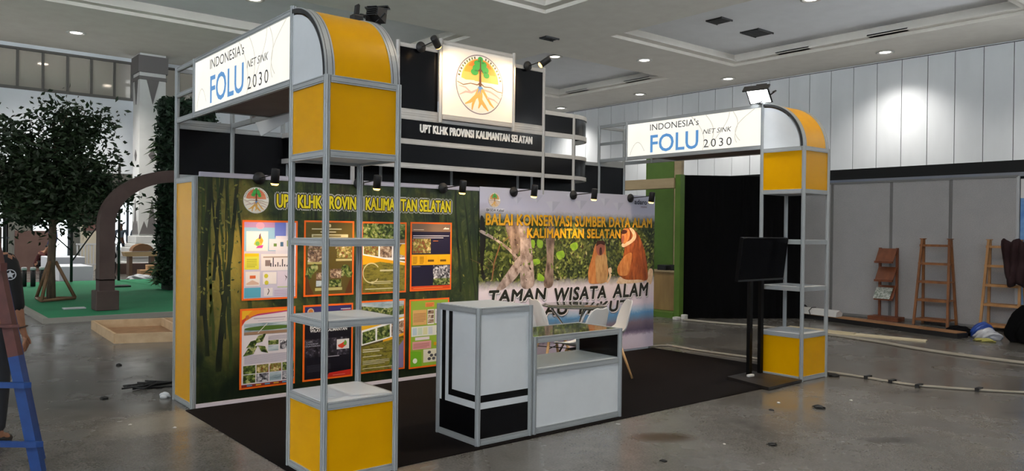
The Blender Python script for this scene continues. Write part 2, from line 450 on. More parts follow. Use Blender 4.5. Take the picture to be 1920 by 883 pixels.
downlight(4.6, -1.3, HC+.42, 'warm downlight in the ceiling bay in front of the stand', 900, (1, .8, .55), 140)
# air grilles and slots in the ceiling
GR = flat('#3a3a3c', .6)
def grille(x, y, z, a, b, n, label):
    t = thing('ceiling_vent', label, 'air vent', (x, y, z), 'dark ceiling grilles')
    m = MB(); m.box(x-a/2, x+a/2, y-b/2, y+b/2, z-.03, z+.0); m.build('backing', flat('#1b1b1d', .7), t)
    m = MB()
    for k in range(n): u = x-a/2+(k+.5)*a/n; m.box(u-.02, u+.02, y-b/2, y+b/2, z-.05, z-.03)
    m.box(x-a/2-.03, x+a/2+.03, y-b/2-.03, y-b/2, z-.05, z); m.box(x-a/2-.03, x+a/2+.03, y+b/2, y+b/2+.03, z-.05, z); m.build('slat', GR, t)
grille(17.3, 9.55, HC+.42, .5, .5, 6, 'small dark square grille farther left in the right ceiling bay')
grille(19.35, 9.6, HC+.42, .8, .6, 8, 'larger dark square grille in the right ceiling bay near its corner')
grille(13.86, 13.28, HC, .5, .25, 4, 'small faint grille on the beam above the logo panel')
grille(11.2, 15.6, HC+.42, 1.0, .5, 6, 'dark grille in the far ceiling bay above the logo panel')
grille(19.9, 21.6, HC, .4, .3, 4, 'small dim grille on the ceiling beam left of the right lightbox')
def slot(x0, x1, y0, y1, label):
    m = MB(); m.box(x0, x1, y0, y1, HC+.12, HC+.16); m.box(x0+.02, x1-.02, y0+.02, y1-.02, HC+.1, HC+.12)
    tag(m.build('linear_vent', flat('#26262a', .7)), label, 'air vent', 'linear slots at the bay edges')
slot(21.22, 21.45, 5.8, 7.0, 'dark slot at right bay edge toward the right picture edge')
slot(21.22, 21.45, 8.9, 10.1, 'dark slot at right bay edge above the right tower')
slot(21.22, 21.45, 15.6, 16.9, 'dark slot at the end of the far ceiling bay, above the right lightbox')
slot(21.22, 21.45, 19.0, 20.3, 'dark slot in the far ceiling bay right of the header post')
# ================================================================ THE STAND
X1 = 5.47           # left face of the right-hand tower
CARPET = NT('dark_carpet')
_c = CARPET.noise(CARPET.coords(), 260, 2, .7); CARPET.bump(_c, .5, .004)
CARPET.set(CARPET.mix(.5, CARPET.ramp(_c, [(.35, '#090707'), (.7, '#181211')]), CARPET.ramp(CARPET.noise(CARPET.coords(), 2.2, 4), [(.3, '#0c0808'), (.7, '#130e0d')])), .95, 0, .1)
m = MB(); m.box(-.06, 5.44, .03, 2.485, 0, .006); m.box(5.44, 6.02, .53, 2.485, 0, .006); tag(m.build('carpet', CARPET.m), 'dark brown carpet covering the stand floor between the towers and back wall', 'carpet')

def rails(parent, items, mat=None, t=.024, name='rail'):
    for a, b, z0, z1 in items: m = MB(); rail(m, a, b, z0, z1, t); m.build(name, mat or ALU, parent)
def frame_box(parent, x0, x1, y0, y1, zs, h=.045):
    for z in zs: rails(parent, [(a, b, z-h, z) for a, b in (((x0, y0), (x1, y0)), ((x0, y1), (x1, y1)), ((x0, y0), (x0, y1)), ((x1, y0), (x1, y1)))])

def tower(x, label):
    t = thing('display_tower', label, 'display tower', (x, 0, 0))
    w = .5
    for px, py, h in ((0, 0, 2.5), (w, 0, 2.5), (0, w, 3.02), (w, w, 3.0)):
        m = MB(); post(m, x+px, py, .0, h); m.build('post', ALU, t)
    frame_box(t, x, x+w, 0, w, (.05, .5, 1.0, 1.5, 2.045, 2.5))
    for z, nm in ((.5, 'shelf'), (1.0, 'shelf'), (1.5, 'shelf'), (2.03, 'soffit_panel')):
        m = MB(); m.box(x+.008, x+w-.008, .008, w-.008, z-.012, z+.002); m.build(nm, WHT if nm == 'shelf' else flat('#b9b9b9', .6), t)
    for z0, z1 in ((.05, .455), (2.045, 2.455)):
        for x0, x1_, y0, y1 in ((x+.02, x+w-.02, -.003, .003), (x+.02, x+w-.02, w-.003, w+.003), (x-.003, x+.003, .02, w-.02), (x+w-.003, x+w+.003, .02, w-.02)):
            m = MB(); m.box(x0, x1_, y0, y1, z0, z1); m.build('yellow_panel', YEL, t)
    # quarter-round dome: centre of curvature on the rear edge
    arc = lambda r, k, n=20: (w-r*math.cos(pi/2*k/n), 2.5+r*math.sin(pi/2*k/n))
    for xa, xb, mt, nm in ((x-.012, x+.052, ALU, 'arch_rail'), (x+w-.052, x+w+.012, ALU, 'arch_rail')):
        m = MB()
        for k in range(20):
            (ya, za), (yb, zb) = arc(.5, k), arc(.5, k+1); (yc, zc), (yd, zd) = arc(.47, k), arc(.47, k+1)
            m.add([(xa, ya, za), (xb, ya, za), (xb, yb, zb), (xa, yb, zb), (xa, yc, zc), (xb, yc, zc), (xb, yd, zd), (xa, yd, zd)], [(0, 1, 2, 3), (7, 6, 5, 4), (0, 3, 7, 4), (1, 5, 6, 2)])
            for e in (xa+.012, xb-.016):   # grooves along the profile
                (y1, z1), (y2, z2) = arc(.5006, k), arc(.5006, k+1)
                m.add([(e, y1, z1), (e+.004, y1, z1), (e+.004, y2, z2), (e, y2, z2)], [(0, 1, 2, 3)], ALU_D)
        m.mats = [ALU, ALU_D] if m.mats == [ALU_D] else m.mats
        m.mi = [1 if (len(m.f[i]) == 4 and i % 6 >= 4) else 0 for i in range(len(m.f))]
        m.build(nm, None, t)
    m = MB()
    for k in range(20):
        (ya, za), (yb, zb) = arc(.494, k), arc(.494, k+1)
        m.add([(x+.052, ya, za), (x+w-.052, ya, za), (x+w-.052, yb, zb), (x+.052, yb, zb)], [(0, 1, 2, 3)], None, True)
    m.build('curved_panel', YEL, t, weld=True)
    for xs, xg in ((x-.006, x-.0135), (x+w+.002, x+w+.0135)):
        m = MB(); m.prism([(xs, w, 2.5)]+[(xs, *arc(.455, k)) for k in range(21)], (.004, 0, 0)); m.build('dome_side', WHT, t)
        m = MB()
        for k in range(20):
            (ya, za), (yb, zb), (yc, zc), (yd, zd) = arc(.468, k), arc(.468, k+1), arc(.494, k), arc(.494, k+1)
            m.add([(xg, ya, za), (xg, yb, zb), (xg, yd, zd), (xg, yc, zc)], [(0, 1, 2, 3)])
        m.build('dome_gasket', ALU_D, t)
    m = MB(); rail(m, (x, w), (x+w, w), 2.955, 3.0); m.build('top_rail', ALU, t)
    return t
tower(0, 'tall yellow and aluminium shelf tower in the foreground left, with domed top')
tower(X1, 'yellow and aluminium shelf tower at the right, behind the black screen stand')

SOFF = mottled('brown_board', '#574842', '#60504a', 5, .7)
SIGN = NT('translucent_sign_film')
_f = SIGN.noise(SIGN.coords(), 1.3, 2)
_cc = SIGN.ramp(_f, [(.3, '#fffdf6'), (.7, '#fbf6e6')]); SIGN.set(_cc, .25)
SIGN.link(_cc, SIGN.b.inputs['Emission Color']); SIGN.b.inputs['Emission Strength'].default_value = SIGN_EMIT
SIGN.b.inputs['Base Color'].default_value = (.1, .1, .1, 1)
for l in list(SIGN.b.inputs['Base Color'].links): SIGN.t.links.remove(l)
def lit_ink(name, h, k):
    t = NT(name); t.set('#101010', .25); t.b.inputs['Emission Color'].default_value = lin(h); t.b.inputs['Emission Strength'].default_value = k*SIGN_EMIT; return t.m
INK = lit_ink('backlit_black_ink', '#33363c', 1); INKB = lit_ink('backlit_blue_ink', '#5b93ca', 1); INKG = lit_ink('backlit_grey_line', '#d9d5c8', .95)

def lightbox(x, label):
    t = thing('lightbox_sign', label, 'lightbox sign', (x, 1.5, 0))
    for px, py, z0, z1 in ((0, 3.0, 0, 3.0), (.5, 3.0, 0, 3.0), (0, 2.5, 2.5, 3.0), (.5, 2.5, 2.5, 3.0)):
        m = MB(); post(m, x+px, py, z0, z1); m.build('post', ALU, t)
    for px in (0, .5):
        for ya, yb in ((.5, 2.5), (2.5, 3.0)): rails(t, [((x+px, ya), (x+px, yb), 2.5, 2.545), ((x+px, ya), (x+px, yb), 2.962, 3.0)])
        rails(t, [((x+px, 2.5), (x+px, 3.0), 2.728, 2.765)])
    for y in (2.05, 3.0): rails(t, [((x, y), (x+.5, y), 2.5, 2.54)])
    rails(t, [((x, 2.5), (x+.5, 2.5), 2.962, 3.0), ((x, 3.0), (x+.5, 3.0), 2.962, 3.0)])
    m = MB(); m.box(x+.02, x+.48, .52, 2.04, 2.508, 2.514); m.build('soffit', SOFF, t)
    m = MB(); m.box(x+.49, x+.5, .52, 2.48, 2.545, 2.96); m.build('back_panel', SOFF, t)
    m = MB(); m.box(x+.02, x+.48, .52, 2.48, 2.965, 2.97); m.build('lid', SOFF, t)
    m = MB(); m.box(x-.004, x+.004, .52, 2.48, 2.543, 2.964); m.build('sign_film', SIGN.m, t)
    # printed face: u runs from the wall (y=2.5) to the tower (y=.5)
    p = Print((x-.004, 2.5, 2.5), (0, -1, 0), (0, 0, 1))
    Y = lambda y: 2.5-y
    p.text("INDONESIA's", Y(2.105), .352, Y(1.358), .434, INK)
    p.text('FOLU', Y(2.1), .072, Y(1.36), .296, INKB, bold=.014)
    p.text('NET SINK', Y(1.296), .236, Y(.9), .292, INK, shear=.25)
    p.text('2030', Y(1.286), .076, Y(.896), .172, INK, space=1.35)
    p.build('lettering', t)
    p = Print((x-.004, 2.5, 2.5), (0, -1, 0), (0, 0, 1), .0004)
    def curve(f, n=26, w=.009): p.stroke([f(k/n) for k in range(n+1)], w, INKG, 1)
    curve(lambda s: (.06+.24*s, .06+.16*math.sin(pi*s*.94)**.8))
    curve(lambda s: (1.17+.11*math.sin(s*2.6+.3)-.16*s, .05+.41*s)); curve(lambda s: (1.28+.1*math.sin(s*3)-.05*s, .07+.39*s))
    curve(lambda s: (1.45+.12*math.cos(s*2.2), .46-.3*s)); curve(lambda s: (1.62+.1*s*s+.05*math.sin(s*5), .46-.36*s)); curve(lambda s: (1.9-.25*math.sin(s*2.3), .46-.34*s))
    p.build('line_pattern', t)
    return t
lightbox(0, 'lit white sign FOLU NET SINK 2030 running from the foreground tower to the back wall')
lightbox(X1, 'lit white sign FOLU NET SINK 2030 joined to the right tower below the bright floodlight')

# white sheet curling down under the left sign
m = MB(); A = []; B = []
for k in range(13):
    s = k/12; A.append((.47, 2.35-1.3*s, 2.49+.0*s)); B.append((.47+.02*math.sin(pi*s), 2.22-1.14*s, 2.36+.105*math.sin(min(1, s*1.15)*pi/2)))
for k in range(12): m.add([A[k], A[k+1], B[k+1], B[k]], [(0, 1, 2, 3)], None, True); m.add([(p[0]+.006, p[1], p[2]) for p in (A[k], A[k+1], B[k+1], B[k])], [(3, 2, 1, 0)], None, True)
tag(m.build('hanging_sheet', flat('#e9edf2', .5)), 'white sheet curling down from under the left lit sign', 'sheet')

# back wall: double skin, 0.5 m deep
t = thing('partition_wall', 'two metre back wall of the stand with yellow end panel and black upper fascia', 'partition wall', (3, 2.75, 0))
for x in (0.0, 6.0):
    m = MB(); post(m, x, 2.5 if x == 0 else 2.527, 0, 2.0 if x == 0 else 2.03); m.build('post', ALU, t)
for x in (0, 6.0): rails(t, [((x, 2.5 if x == 0 else 2.53), (x, 3.0), 1.955, 2.0), ((x, 2.5 if x == 0 else 2.53), (x, 3.0), .005, .05)])
rails(t, [((0, 3.0), (6.0, 3.0), .005, .05)])
for x in (0, 6.0):
    m = MB(); m.box(x-.003, x+.003, 2.52 if x == 0 else 2.55, 2.98, .05, 1.955); m.build('yellow_panel', YEL, t)
m = MB(); m.box(.025, 5.95, 2.5035, 2.511, .0, 2.0); m.build('front_panel', WHT, t)
m = MB(); m.box(.02, 5.98, 2.996, 3.004, .05, 2.0); m.build('back_panel', WHT, t)
LAV = flat('#b6b2bf', .45)
m = MB(); m.box(.025, 3.055, 2.49, 2.502, .0065, .04); m.build('skirting', flat('#d6cdd6', .5), t)
m = MB(); rail(m, (.02, 2.5), (3.075, 2.5), 2.0005, 2.042, .03); m.build('top_rail', LAV, t)
fx = [.5, 1.05, 2.1, 3.03, 4.03, 4.26, 5.0]
for x in fx:
    m = MB(); post(m, x, 3.0, 2.0, 2.5, .019); m.build('fascia_post', ALU, t)
for a, b in zip([0]+fx, fx+[5.47]): rails(t, [((a, 3.0), (b, 3.0), 2.455, 2.5), ((a, 3.0), (b, 3.0), 2.0, 2.04)])
rails(t, [((5.47, 3.0), (5.97, 3.0), 2.455, 2.5)])
for a, b in zip([0]+fx+[5.47], fx+[5.47, 5.97]):
    m = MB(); m.box(a+.015, b-.015, 2.997, 3.003, 2.04, 2.455); m.build('black_fascia', BLK, t)

# header with the logo, rounded at both ends
def header():
    t = thing('header_sign', 'black header above the back wall with white letters and a rounded right end', 'header sign', (3, 2.5, 2.1))
    for x, z0, z1 in ((2.0, 2.0, 3.5), (4.0, 2.0, 3.5), (1.5, 2.0, 3.0), (4.5, 2.0, 3.0)):
        m = MB(); post(m, x, 2.5, z0, z1); m.build('post', ALUW, t)
    for z0, z1 in ((2.2, 2.252), (2.447, 2.5), (2.7, 2.755)): rails(t, [((2, 2.5), (4, 2.5), z0, z1)], ALUW, .03)
    rails(t, [((2, 2.5), (4, 2.5), 2.755, 2.81)], ALUW, .026)
    rails(t, [((2, 2.5), (2.5, 2.5), 3.44, 3.48), ((3.5, 2.5), (4, 2.5), 3.44, 3.48)], ALUW)
    for x0, x1, z0, z1 in ((2.02, 3.98, 2.252, 2.447), (2.02, 3.98, 2.5, 2.7), (2.02, 2.49, 2.81, 3.44), (3.51, 3.98, 2.81, 3.44)):
        m = MB(); m.box(x0, x1, 2.497, 2.503, z0, z1); m.build('black_panel', BLK, t)
    for sgn, xc, xe in ((1, 4.5, 4.0), (-1, 1.5, 2.0)):
        N = 16
        pt = lambda r, k: (xc+sgn*r*math.sin(pi/2*k/N), 3.0-r*math.cos(pi/2*k/N))
        def curved(z0, z1, r0, r1, nm, mt):
            m = MB(); m.box(min(xe, xc)+.02, max(xe, xc)-.0, 3-r1, 3-r0, z0, z1)
            for k in range(N):
                a, b, c, d = pt(r1, k), pt(r1, k+1), pt(r0, k+1), pt(r0, k)
                q = [(*a, z0), (*b, z0), (*c, z0), (*d, z0), (*a, z1), (*b, z1), (*c, z1), (*d, z1)]
                m.add(q, [(0, 1, 5, 4), (2, 3, 7, 6), (3, 2, 1, 0), (4, 5, 6, 7)], None, False)
            m.build(nm, mt, t)
        for z0, z1 in ((2.2, 2.245), (2.45, 2.495), (2.695, 2.75), (2.952, 3.0)): curved(z0, z1, .486, .515, 'curved_rail', ALUW)
        for z0, z1 in ((2.245, 2.45), (2.75, 2.952)): curved(z0, z1, .497, .503, 'curved_black_panel', BLK)
        m = MB(); post(m, xc+sgn*.5, 3.0, 2.5, 3.0); m.build('post', ALU, t)
    # lettering in relief
    p = Print((2.02, 2.497, 2.5), (1, 0, 0), (0, 0, 1))
    p.btext('UPT KLHK PROVINSI KALIMANTAN SELATAN', .253, .08, 1.797, .163, flat('#f1efec', .5), 0, .0032, 6, depth=.006, space=1.05)
    p.build('lettering', t)
    # logo board
    m = MB(); m.box(2.5, 3.5, 2.452, 2.462, 2.77, 3.55); lb = m.build('logo_board', flat('#f6f2ec', .55), t)
    for x in (2.5, 3.5): m = MB(); post(m, x, 2.455, 2.7, 3.585, .02); m.build('board_post', ALUW, t)
    rails(t, [((2.5, 2.455), (3.5, 2.455), 2.74, 2.79), ((2.5, 2.455), (3.5, 2.455), 3.53, 3.57)], ALUW, name='board_rail')
    return t
HEADER = header()

# ---------------------------------------------------------------- emblem: tree with roots in a ring
def emblem(p, u, v, r, l=2, ring='#8d8088', sky=('#f0842c', '#f7a83c', '#fbc766'), soil='#fbf4e6', blue='#5a93d6'):
    R = lambda pts: [(u+a*r, v+b*r) for a, b in pts]
    ell = lambda a, b, ra, rb, m, ll, **k: p.ell(u+a*r, v+b*r, ra*r, rb*r, m, ll, **k)
    rk = .5
    ell(0, 0, 1, 1, flat(ring, rk), l, n=48); ell(0, 0, .965, .965, flat('#fbf8f0', rk), l+1, n=48)
    # letters on the rim as short dark ticks
    for k in range(21):
        if k in (9, 11): continue
        a = math.radians(15+150*k/20); c, s = math.cos(a), math.sin(a); dt = .028
        p.poly(R([(.86*c-dt*s, .86*s+dt*c), (.86*c+dt*s, .86*s-dt*c), (.94*c+dt*s, .94*s-dt*c), (.94*c-dt*s, .94*s+dt*c)]), flat('#7a8a52' if k % 2 else '#6a6048', rk), l+2)
    # sky dome in three bands
    dome = lambda z0, rad: [(rad*math.cos(math.radians(a)), max(z0, rad*.98*math.sin(math.radians(a)))) for a in range(0, 181, 9)]
    p.poly(R([(-.78, .1)]+[(-.78*math.cos(math.radians(a)), .1+.76*math.sin(math.radians(a))) for a in range(9, 172, 9)]+[(.78, .1)])[::-1], flat(sky[2], rk), l+2)
    p.poly(R([(-.72*math.cos(math.radians(a)), .12+.73*math.sin(math.radians(a))) for a in range(20, 161, 7)])[::-1], flat(sky[1], rk), l+3)
    p.poly(R([(-.6*math.cos(math.radians(a)), .22+.62*math.sin(math.radians(a))) for a in range(35, 146, 5)])[::-1], flat(sky[0], rk), l+4)
    # soil with hummocks
    p.poly(R([(-.97, .12), (-.9, .18), (-.6, .1), (-.25, .12), (-.1, .02), (0, -.05), (.15, .05), (.4, .03), (.75, -.06), (.96, -.12), (.93, -.3), (.6, -.75), (0, -.95), (-.6, -.75), (-.93, -.3)])[::-1], flat(soil, rk), l+5)
    br = flat('#8a5a34', rk); orr = flat('#e8b35c', rk); lil = flat('#d8b9b0', rk)
    S = lambda pts, w, m, ll=l+6: p.stroke(R(pts), [x*r for x in w], m, ll)
    S([(-.95, .0), (-.7, -.08), (-.4, 0), (-.12, -.02), (0, .05)], [.02, .03, .03, .04, .06], br); S([(.0, .05), (.18, -.05), (.45, -.04), (.75, -.15), (.95, -.16)], [.06, .03, .03, .025, .02], br)
    for pts, w in (([(0, -.1), (-.15, -.4), (-.4, -.6), (-.62, -.7)], [.09, .09, .06, .02]), ([(-.22, -.48), (-.3, -.7), (-.33, -.88)], [.07, .05, .02]),
                   ([(0, -.1), (0, -.4), (.02, -.62), (-.06, -.8)], [.1, .12, .07, .02]), ([(.02, -.5), (.2, -.7), (.36, -.85)], [.08, .07, .02]),
                   ([(.05, -.1), (.25, -.35), (.45, -.6), (.6, -.72)], [.06, .05, .05, .02]), ([(.3, -.4), (.6, -.45), (.78, -.55)], [.05, .04, .02]),
                   ([(0, -.12), (-.35, -.3), (-.6, -.3), (-.85, -.42)], [.05, .06, .06, .02]), ([(-.4, -.29), (-.6, -.16), (-.88, -.12)], [.05, .04, .02]),
                   ([(.1, -.15), (.45, -.2), (.7, -.3), (.88, -.4)], [.05, .05, .04, .02])):
        S(pts, [q*(1.75 if w[0] > .05 else 1.2) for q in w], orr if w[0] > .05 else lil)
    # roots turning blue at the collar, trunk, crown
    p.poly(R([(0, .02), (-.12, -.14), (-.05, -.13), (-.12, -.35), (-.01, -.16), (.01, -.34), (.04, -.15), (.14, -.13), (.05, -.05)])[::-1], flat(blue, rk), l+7)
    S([(0, -.06), (0, .3), (.0, .86)], [.1, .07, .03], flat('#6b3c22', rk), l+9)
    p.poly(R([(-.14, .42), (0, .56), (.13, .42), (.03, .45), (.0, .4), (-.04, .45)])[::-1], flat('#6b3c22', rk), l+9)
    g = flat('#3fae4a', rk); g2 = flat('#2f8a3e', rk)
    for a, b, ra, rb in ((0, .84, .11, .1), (-.13, .7, .14, .1), (.13, .68, .14, .11), (-.18, .52, .15, .13), (.2, .5, .16, .13), (-.24, .4, .16, .11), (.26, .34, .13, .1), (0, .62, .16, .16)): ell(a, b, ra, rb, g, l+8, n=16)
    for a, b, ra, rb in ((-.07, .78, .05, .03), (.1, .74, .06, .03), (-.18, .45, .07, .03), (.22, .43, .06, .03)): ell(a, b, ra, rb, g2, l+9, n=10)

p = Print((3.018, 2.452, 3.165), (1, 0, 0), (0, 0, 1), .0005)
emblem(p, 0, 0, .327, 1); p.build('emblem', HEADER)

# ---------------------------------------------------------------- spotlights
BULB = emit('halogen_bulb', '#ffc868', 5.0); BULBC = emit('floodlight_glass', '#fbfdff', 30.0)
def wall_spot(x, label, aim=None, z=2.01, y=2.5, L=.38, group='arm spotlights along the top of the back wall', watts=None, droop=.0):
    t = thing('arm_spotlight', label, 'spotlight', (x, y, z), group)
    m = MB(); m.lathe([(.0001, -.014), (.05, -.014), (.056, -.004), (.056, .01), (.03, .018), (.02, .03)], n=24)
    m.xform(Matrix.Translation((x, y-.02, z)) @ Matrix.Rotation(pi/2, 4, 'X')); m.build('mounting_base', BLKM, t)
    hz = z-droop; hy = y-L
    m = MB(); m.tube([(x, y-.03, z), (x, y-.1, z+.004), (x, hy, hz+.02)], .0055); m.build('arm', BLKM, t)
    tgt = Vector(aim) if aim else Vector((x, y-.16, 0))
    d = (tgt-Vector((x, hy, hz))).normalized(); M = Matrix.Translation((x, hy, hz)) @ d.to_track_quat('-Z', 'Y').to_matrix().to_4x4()
    m = MB(); m.lathe([(.006, .07), (.034, .066), (.036, .055), (.036, -.06), (.033, -.06), (.03, -.045), (.0001, -.03)]); m.xform(M); m.build('lamp_head', BLKM, t)
    m = MB(); m.lathe([(.0001, -.079), (.024, -.077), (.032, -.068), (.034, -.058)]); m.xform(M); m.build('bulb', BULB, t)
    lamp('spot_beam', 'SPOT', tuple(Vector((x, hy, hz))+d*.085), watts or WALL_SPOT_W, (1, .68, .36), t, tuple(tgt), spot_size=math.radians(100), spot_blend=.7, shadow_soft_size=.03)
    return t
for x, l in ((.56, 'arm spotlight above the round emblem on the green wall'), (1.56, 'arm spotlight above the letters PROVINSI, seen through the foreground tower'),
             (2.56, 'arm spotlight above the word SELATAN on the green wall'), (3.54, 'arm spotlight right of the small emblem on the wildlife banner'),
             (4.49, 'arm spotlight at the middle of the wildlife banner top'), (5.53, 'arm spotlight beside the adaro lettering at the banner right end')):
    wall_spot(x, l, (x, 2.42, 0))
wall_spot(2.256, 'spotlight at the left shoulder of the lit logo board', (2.75, 2.46, 3.1), 3.46, 2.49, .3, 'spotlights beside the logo board', LOGO_SPOT_W)
wall_spot(3.72, 'spotlight at the right shoulder of the lit logo board, lamp glowing orange', (3.3, 2.46, 3.1), 3.475, 2.49, .32, 'spotlights beside the logo board', LOGO_SPOT_W)

def floodlight(loc, aim, label, watts, sc=1.0):
    t = thing('floodlight', label, 'floodlight', loc, 'floodlights on the tower tops')
    L = Vector(loc); d = (Vector(aim)-L).normalized(); M = Matrix.Translation(L+Vector((0, 0, .075*sc+.02))) @ d.to_track_quat('-Z', 'Y').to_matrix().to_4x4() @ Matrix.Scale(sc, 4)
    m = MB(); w, h = .11, .085
    fr = [(-w, -h, -.03), (w, -h, -.03), (w, h, -.03), (-w, h, -.03)]; bk = [(-w*.55, -h*.5, .07), (w*.55, -h*.5, .07), (w*.55, h*.5, .07), (-w*.55, h*.5, .07)]
    m.add(fr+bk, [(7, 6, 5, 4), (0, 1, 5, 4), (1, 2, 6, 5), (2, 3, 7, 6), (3, 0, 4, 7)])
    for a in range(4):
        b = (a+1) % 4; p, q = Vector(fr[a]), Vector(fr[b]); ip, iq = p*.86, q*.86; ip.z = iq.z = -.038
        m.add([p, q, iq, ip], [(0, 1, 2, 3)])
    for k in range(5): m.box(-.05, .05, -.05+k*.022, -.042+k*.022, .07, .095)
    m.box(-w-.012, w+.012, h, h+.012, -.07, .0)
    m.xform(M); m.build('housing', flat('#17181b', .55), t)
    m = MB(); m.add([(-w*.86, -h*.86, -.036), (w*.86, -h*.86, -.036), (w*.86, h*.86, -.036), (-w*.86, h*.86, -.036)], [(3, 2, 1, 0)]); m.xform(M); m.build('glass', BULBC, t)
    m = MB(); m.tube([tuple(M @ Vector((-w-.01, 0, .01))), tuple(M @ Vector((-w-.02, -.02, .06))), tuple(L+Vector((0, 0, .012))), tuple(M @ Vector((w+.02, -.02, .06))), tuple(M @ Vector((w+.01, 0, .01)))], .008)
    m.box(L.x-.03, L.x+.03, L.y-.03, L.y+.03, L.z, L.z+.012); m.build('bracket', flat('#202124', .5), t)
    lamp('flood_beam', 'SPOT', tuple(M @ Vector((0, 0, -.06))), watts, (.93, .97, 1), t, aim, spot_size=math.radians(120), spot_blend=.5, shadow_soft_size=.08)
    return t
floodlight((5.44, .52, 3.0), (3.6, .2, 1.2), 'lit floodlight shining white on top of the right tower', FLOOD_W, 1.2)
floodlight((.6, .49, 3.0), (3.2, 2.4, 2.2), 'black floodlight seen from behind on the foreground tower, right end', FLOOD_W*.6, .72)
t = thing('clamp_mount', 'small black clamp and upright stub on the foreground tower top, left of the floodlight', 'clamp', (.42, .42, 3.0))
m = MB(); m.box(.40, .48, .43, .49, 2.985, 3.035, bev=.008); m.build('clamp', flat('#17181b', .5), t)
m = MB(); m.prism([(.425, .45, 3.03), (.455, .45, 3.03), (.46, .45, 3.105), (.45, .45, 3.115), (.435, .45, 3.105)], (0, .03, 0)); m.build('stub', flat('#17181b', .5), t)
m = MB(); m.tube([(.465, .46, 3.03), (.51, .47, 3.05), (.545, .48, 3.045), (.56, .48, 3.02)], .007); m.build('cable', flat('#17181b', .5), t)
# ================================================================ PRINTED GRAPHICS
def forest_mat():
    t = NT('forest_print'); c = t.coords()
    n = t.noise(t.coords((1, 1, .6)), 6.5, 9, .72, .6); trunks = t.noise(t.coords((1, 1, .05)), 6.5, 5, .75)
    col = t.ramp(n, [(.3, '#10190f'), (.45, '#25331b'), (.58, '#434d24'), (.72, '#6c6c36')])
    col = t.mix(t.ramp(trunks, [(.52, 0.0), (.6, .75)]), col, '#131b10')
    sx = t.node('ShaderNodeSeparateXYZ'); t.link(c, sx.inputs[0])
    # the picture itself fades from misty canopy to a dark forest floor
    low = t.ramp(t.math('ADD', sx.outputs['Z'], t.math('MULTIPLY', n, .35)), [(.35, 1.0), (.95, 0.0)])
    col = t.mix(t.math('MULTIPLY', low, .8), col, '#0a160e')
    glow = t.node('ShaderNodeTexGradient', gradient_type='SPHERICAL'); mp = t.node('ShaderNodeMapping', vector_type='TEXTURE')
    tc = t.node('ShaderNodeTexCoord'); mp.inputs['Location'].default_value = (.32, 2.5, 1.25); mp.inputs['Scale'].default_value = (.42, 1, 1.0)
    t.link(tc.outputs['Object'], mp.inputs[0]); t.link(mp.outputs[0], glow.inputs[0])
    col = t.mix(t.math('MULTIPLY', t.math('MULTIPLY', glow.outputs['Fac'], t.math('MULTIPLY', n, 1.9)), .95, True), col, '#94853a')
    return t.set(col, .3)
FOREST = forest_mat()
gp = thing('green_banner', 'dark green forest print with yellow headline covering the left half of the back wall', 'banner', (0, 0, 0))
p = Print((0, 2.4965, 0), (1, 0, 0), (0, 0, 1), .0004); p.mb.box(.03, 3.06, 2.4965, 2.5025, .041, 1.9995, FOREST)
DK = mottled('dark_trunk_print', '#0f150c', '#2a331a', 9, .3, (1, 1, .3)); MD = mottled('bamboo_print', '#384619', '#26321a', 7, .3, (1, 1, .2))
R = random.Random(23)
def trunk(x0, x1, zb, w0, w1, mt, l):
    n = 14; A = []; B = []; dx = 0
    for k in range(n+1):
        z = 2.0+(zb-2.0)*k/n; dx += R.uniform(-.007, .007); w = (w0+(w1-w0)*k/n)*R.uniform(.85, 1.15); c_ = x0+(x1-x0)*k/n+dx; A.append((c_-w/2, z)); B.append((c_+w/2, z))
    for k in range(n): p.poly([A[k+1], B[k+1], B[k], A[k]], mt, l)
trunk(.122, .066, .8, .045, .055, DK, 2); trunk(.375, .225, .3, .03, .055, DK, 2); trunk(.235, .17, 1.1, .03, .03, DK, 2)
for k in range(16): x_ = R.choice([R.uniform(.05, .42), R.uniform(.5, 3.0)]); trunk(x_, x_+R.uniform(-.05, .16), R.uniform(.2, 1.1), R.uniform(.008, .03), R.uniform(.012, .04), R.choice((DK, MD)), 1)
for x_, d_ in ((2.74, .26), (2.86, .2), (2.95, .09), (2.2, .2), (1.57, .1)): trunk(x_, x_+d_, .25, .04, .045, MD, 1); trunk(x_+.09, x_+d_+.08, .3, .014, .016, DK, 2)
GL2 = [flat(h, .3) for h in ('#4a5524', '#6c6e34', '#2b381a', '#7d7a3c')]
for k in range(260):
    a, b = R.uniform(.05, .44), R.uniform(.75, 1.95)
    if R.random() < .25: a = R.uniform(.44, 3.0)
    s_, an = R.uniform(.008, .022), R.uniform(0, 6.28); ca, sa = math.cos(an)*s_, math.sin(an)*s_
    p.poly([(a-ca, b-sa), (a+sa*.5, b-ca*.5), (a+ca, b+sa), (a-sa*.5, b+ca*.5)], R.choice(GL2), 3 if R.random() < .4 else 1)
p.build('vinyl', gp)
p = Print((0, 2.4965, 0), (1, 0, 0), (0, 0, 1), .0009)
TXT = 'UPT KLHK PROVINSI KALIMANTAN SELATAN'
ref = glyphs(TXT, .01, space=1.04)[2]
for l_, w_, c_ in ((1, .026, '#b9b7b4'), (2, .0145, '#17130c'), (3, .0045, '#ead51a')): p.btext(TXT, .735, 1.755, 2.67, 1.875, flat(c_, .35), l_, w_, 10, space=1.04)
p.build('headline', gp)
p = Print((.54, 2.4965, 1.812), (1, 0, 0), (0, 0, 1), .0005)
emblem(p, 0, 0, .118, 2, ring='#ded6d0', sky=('#d8694a', '#dd7a54', '#e08a62')); p.build('emblem', gp)

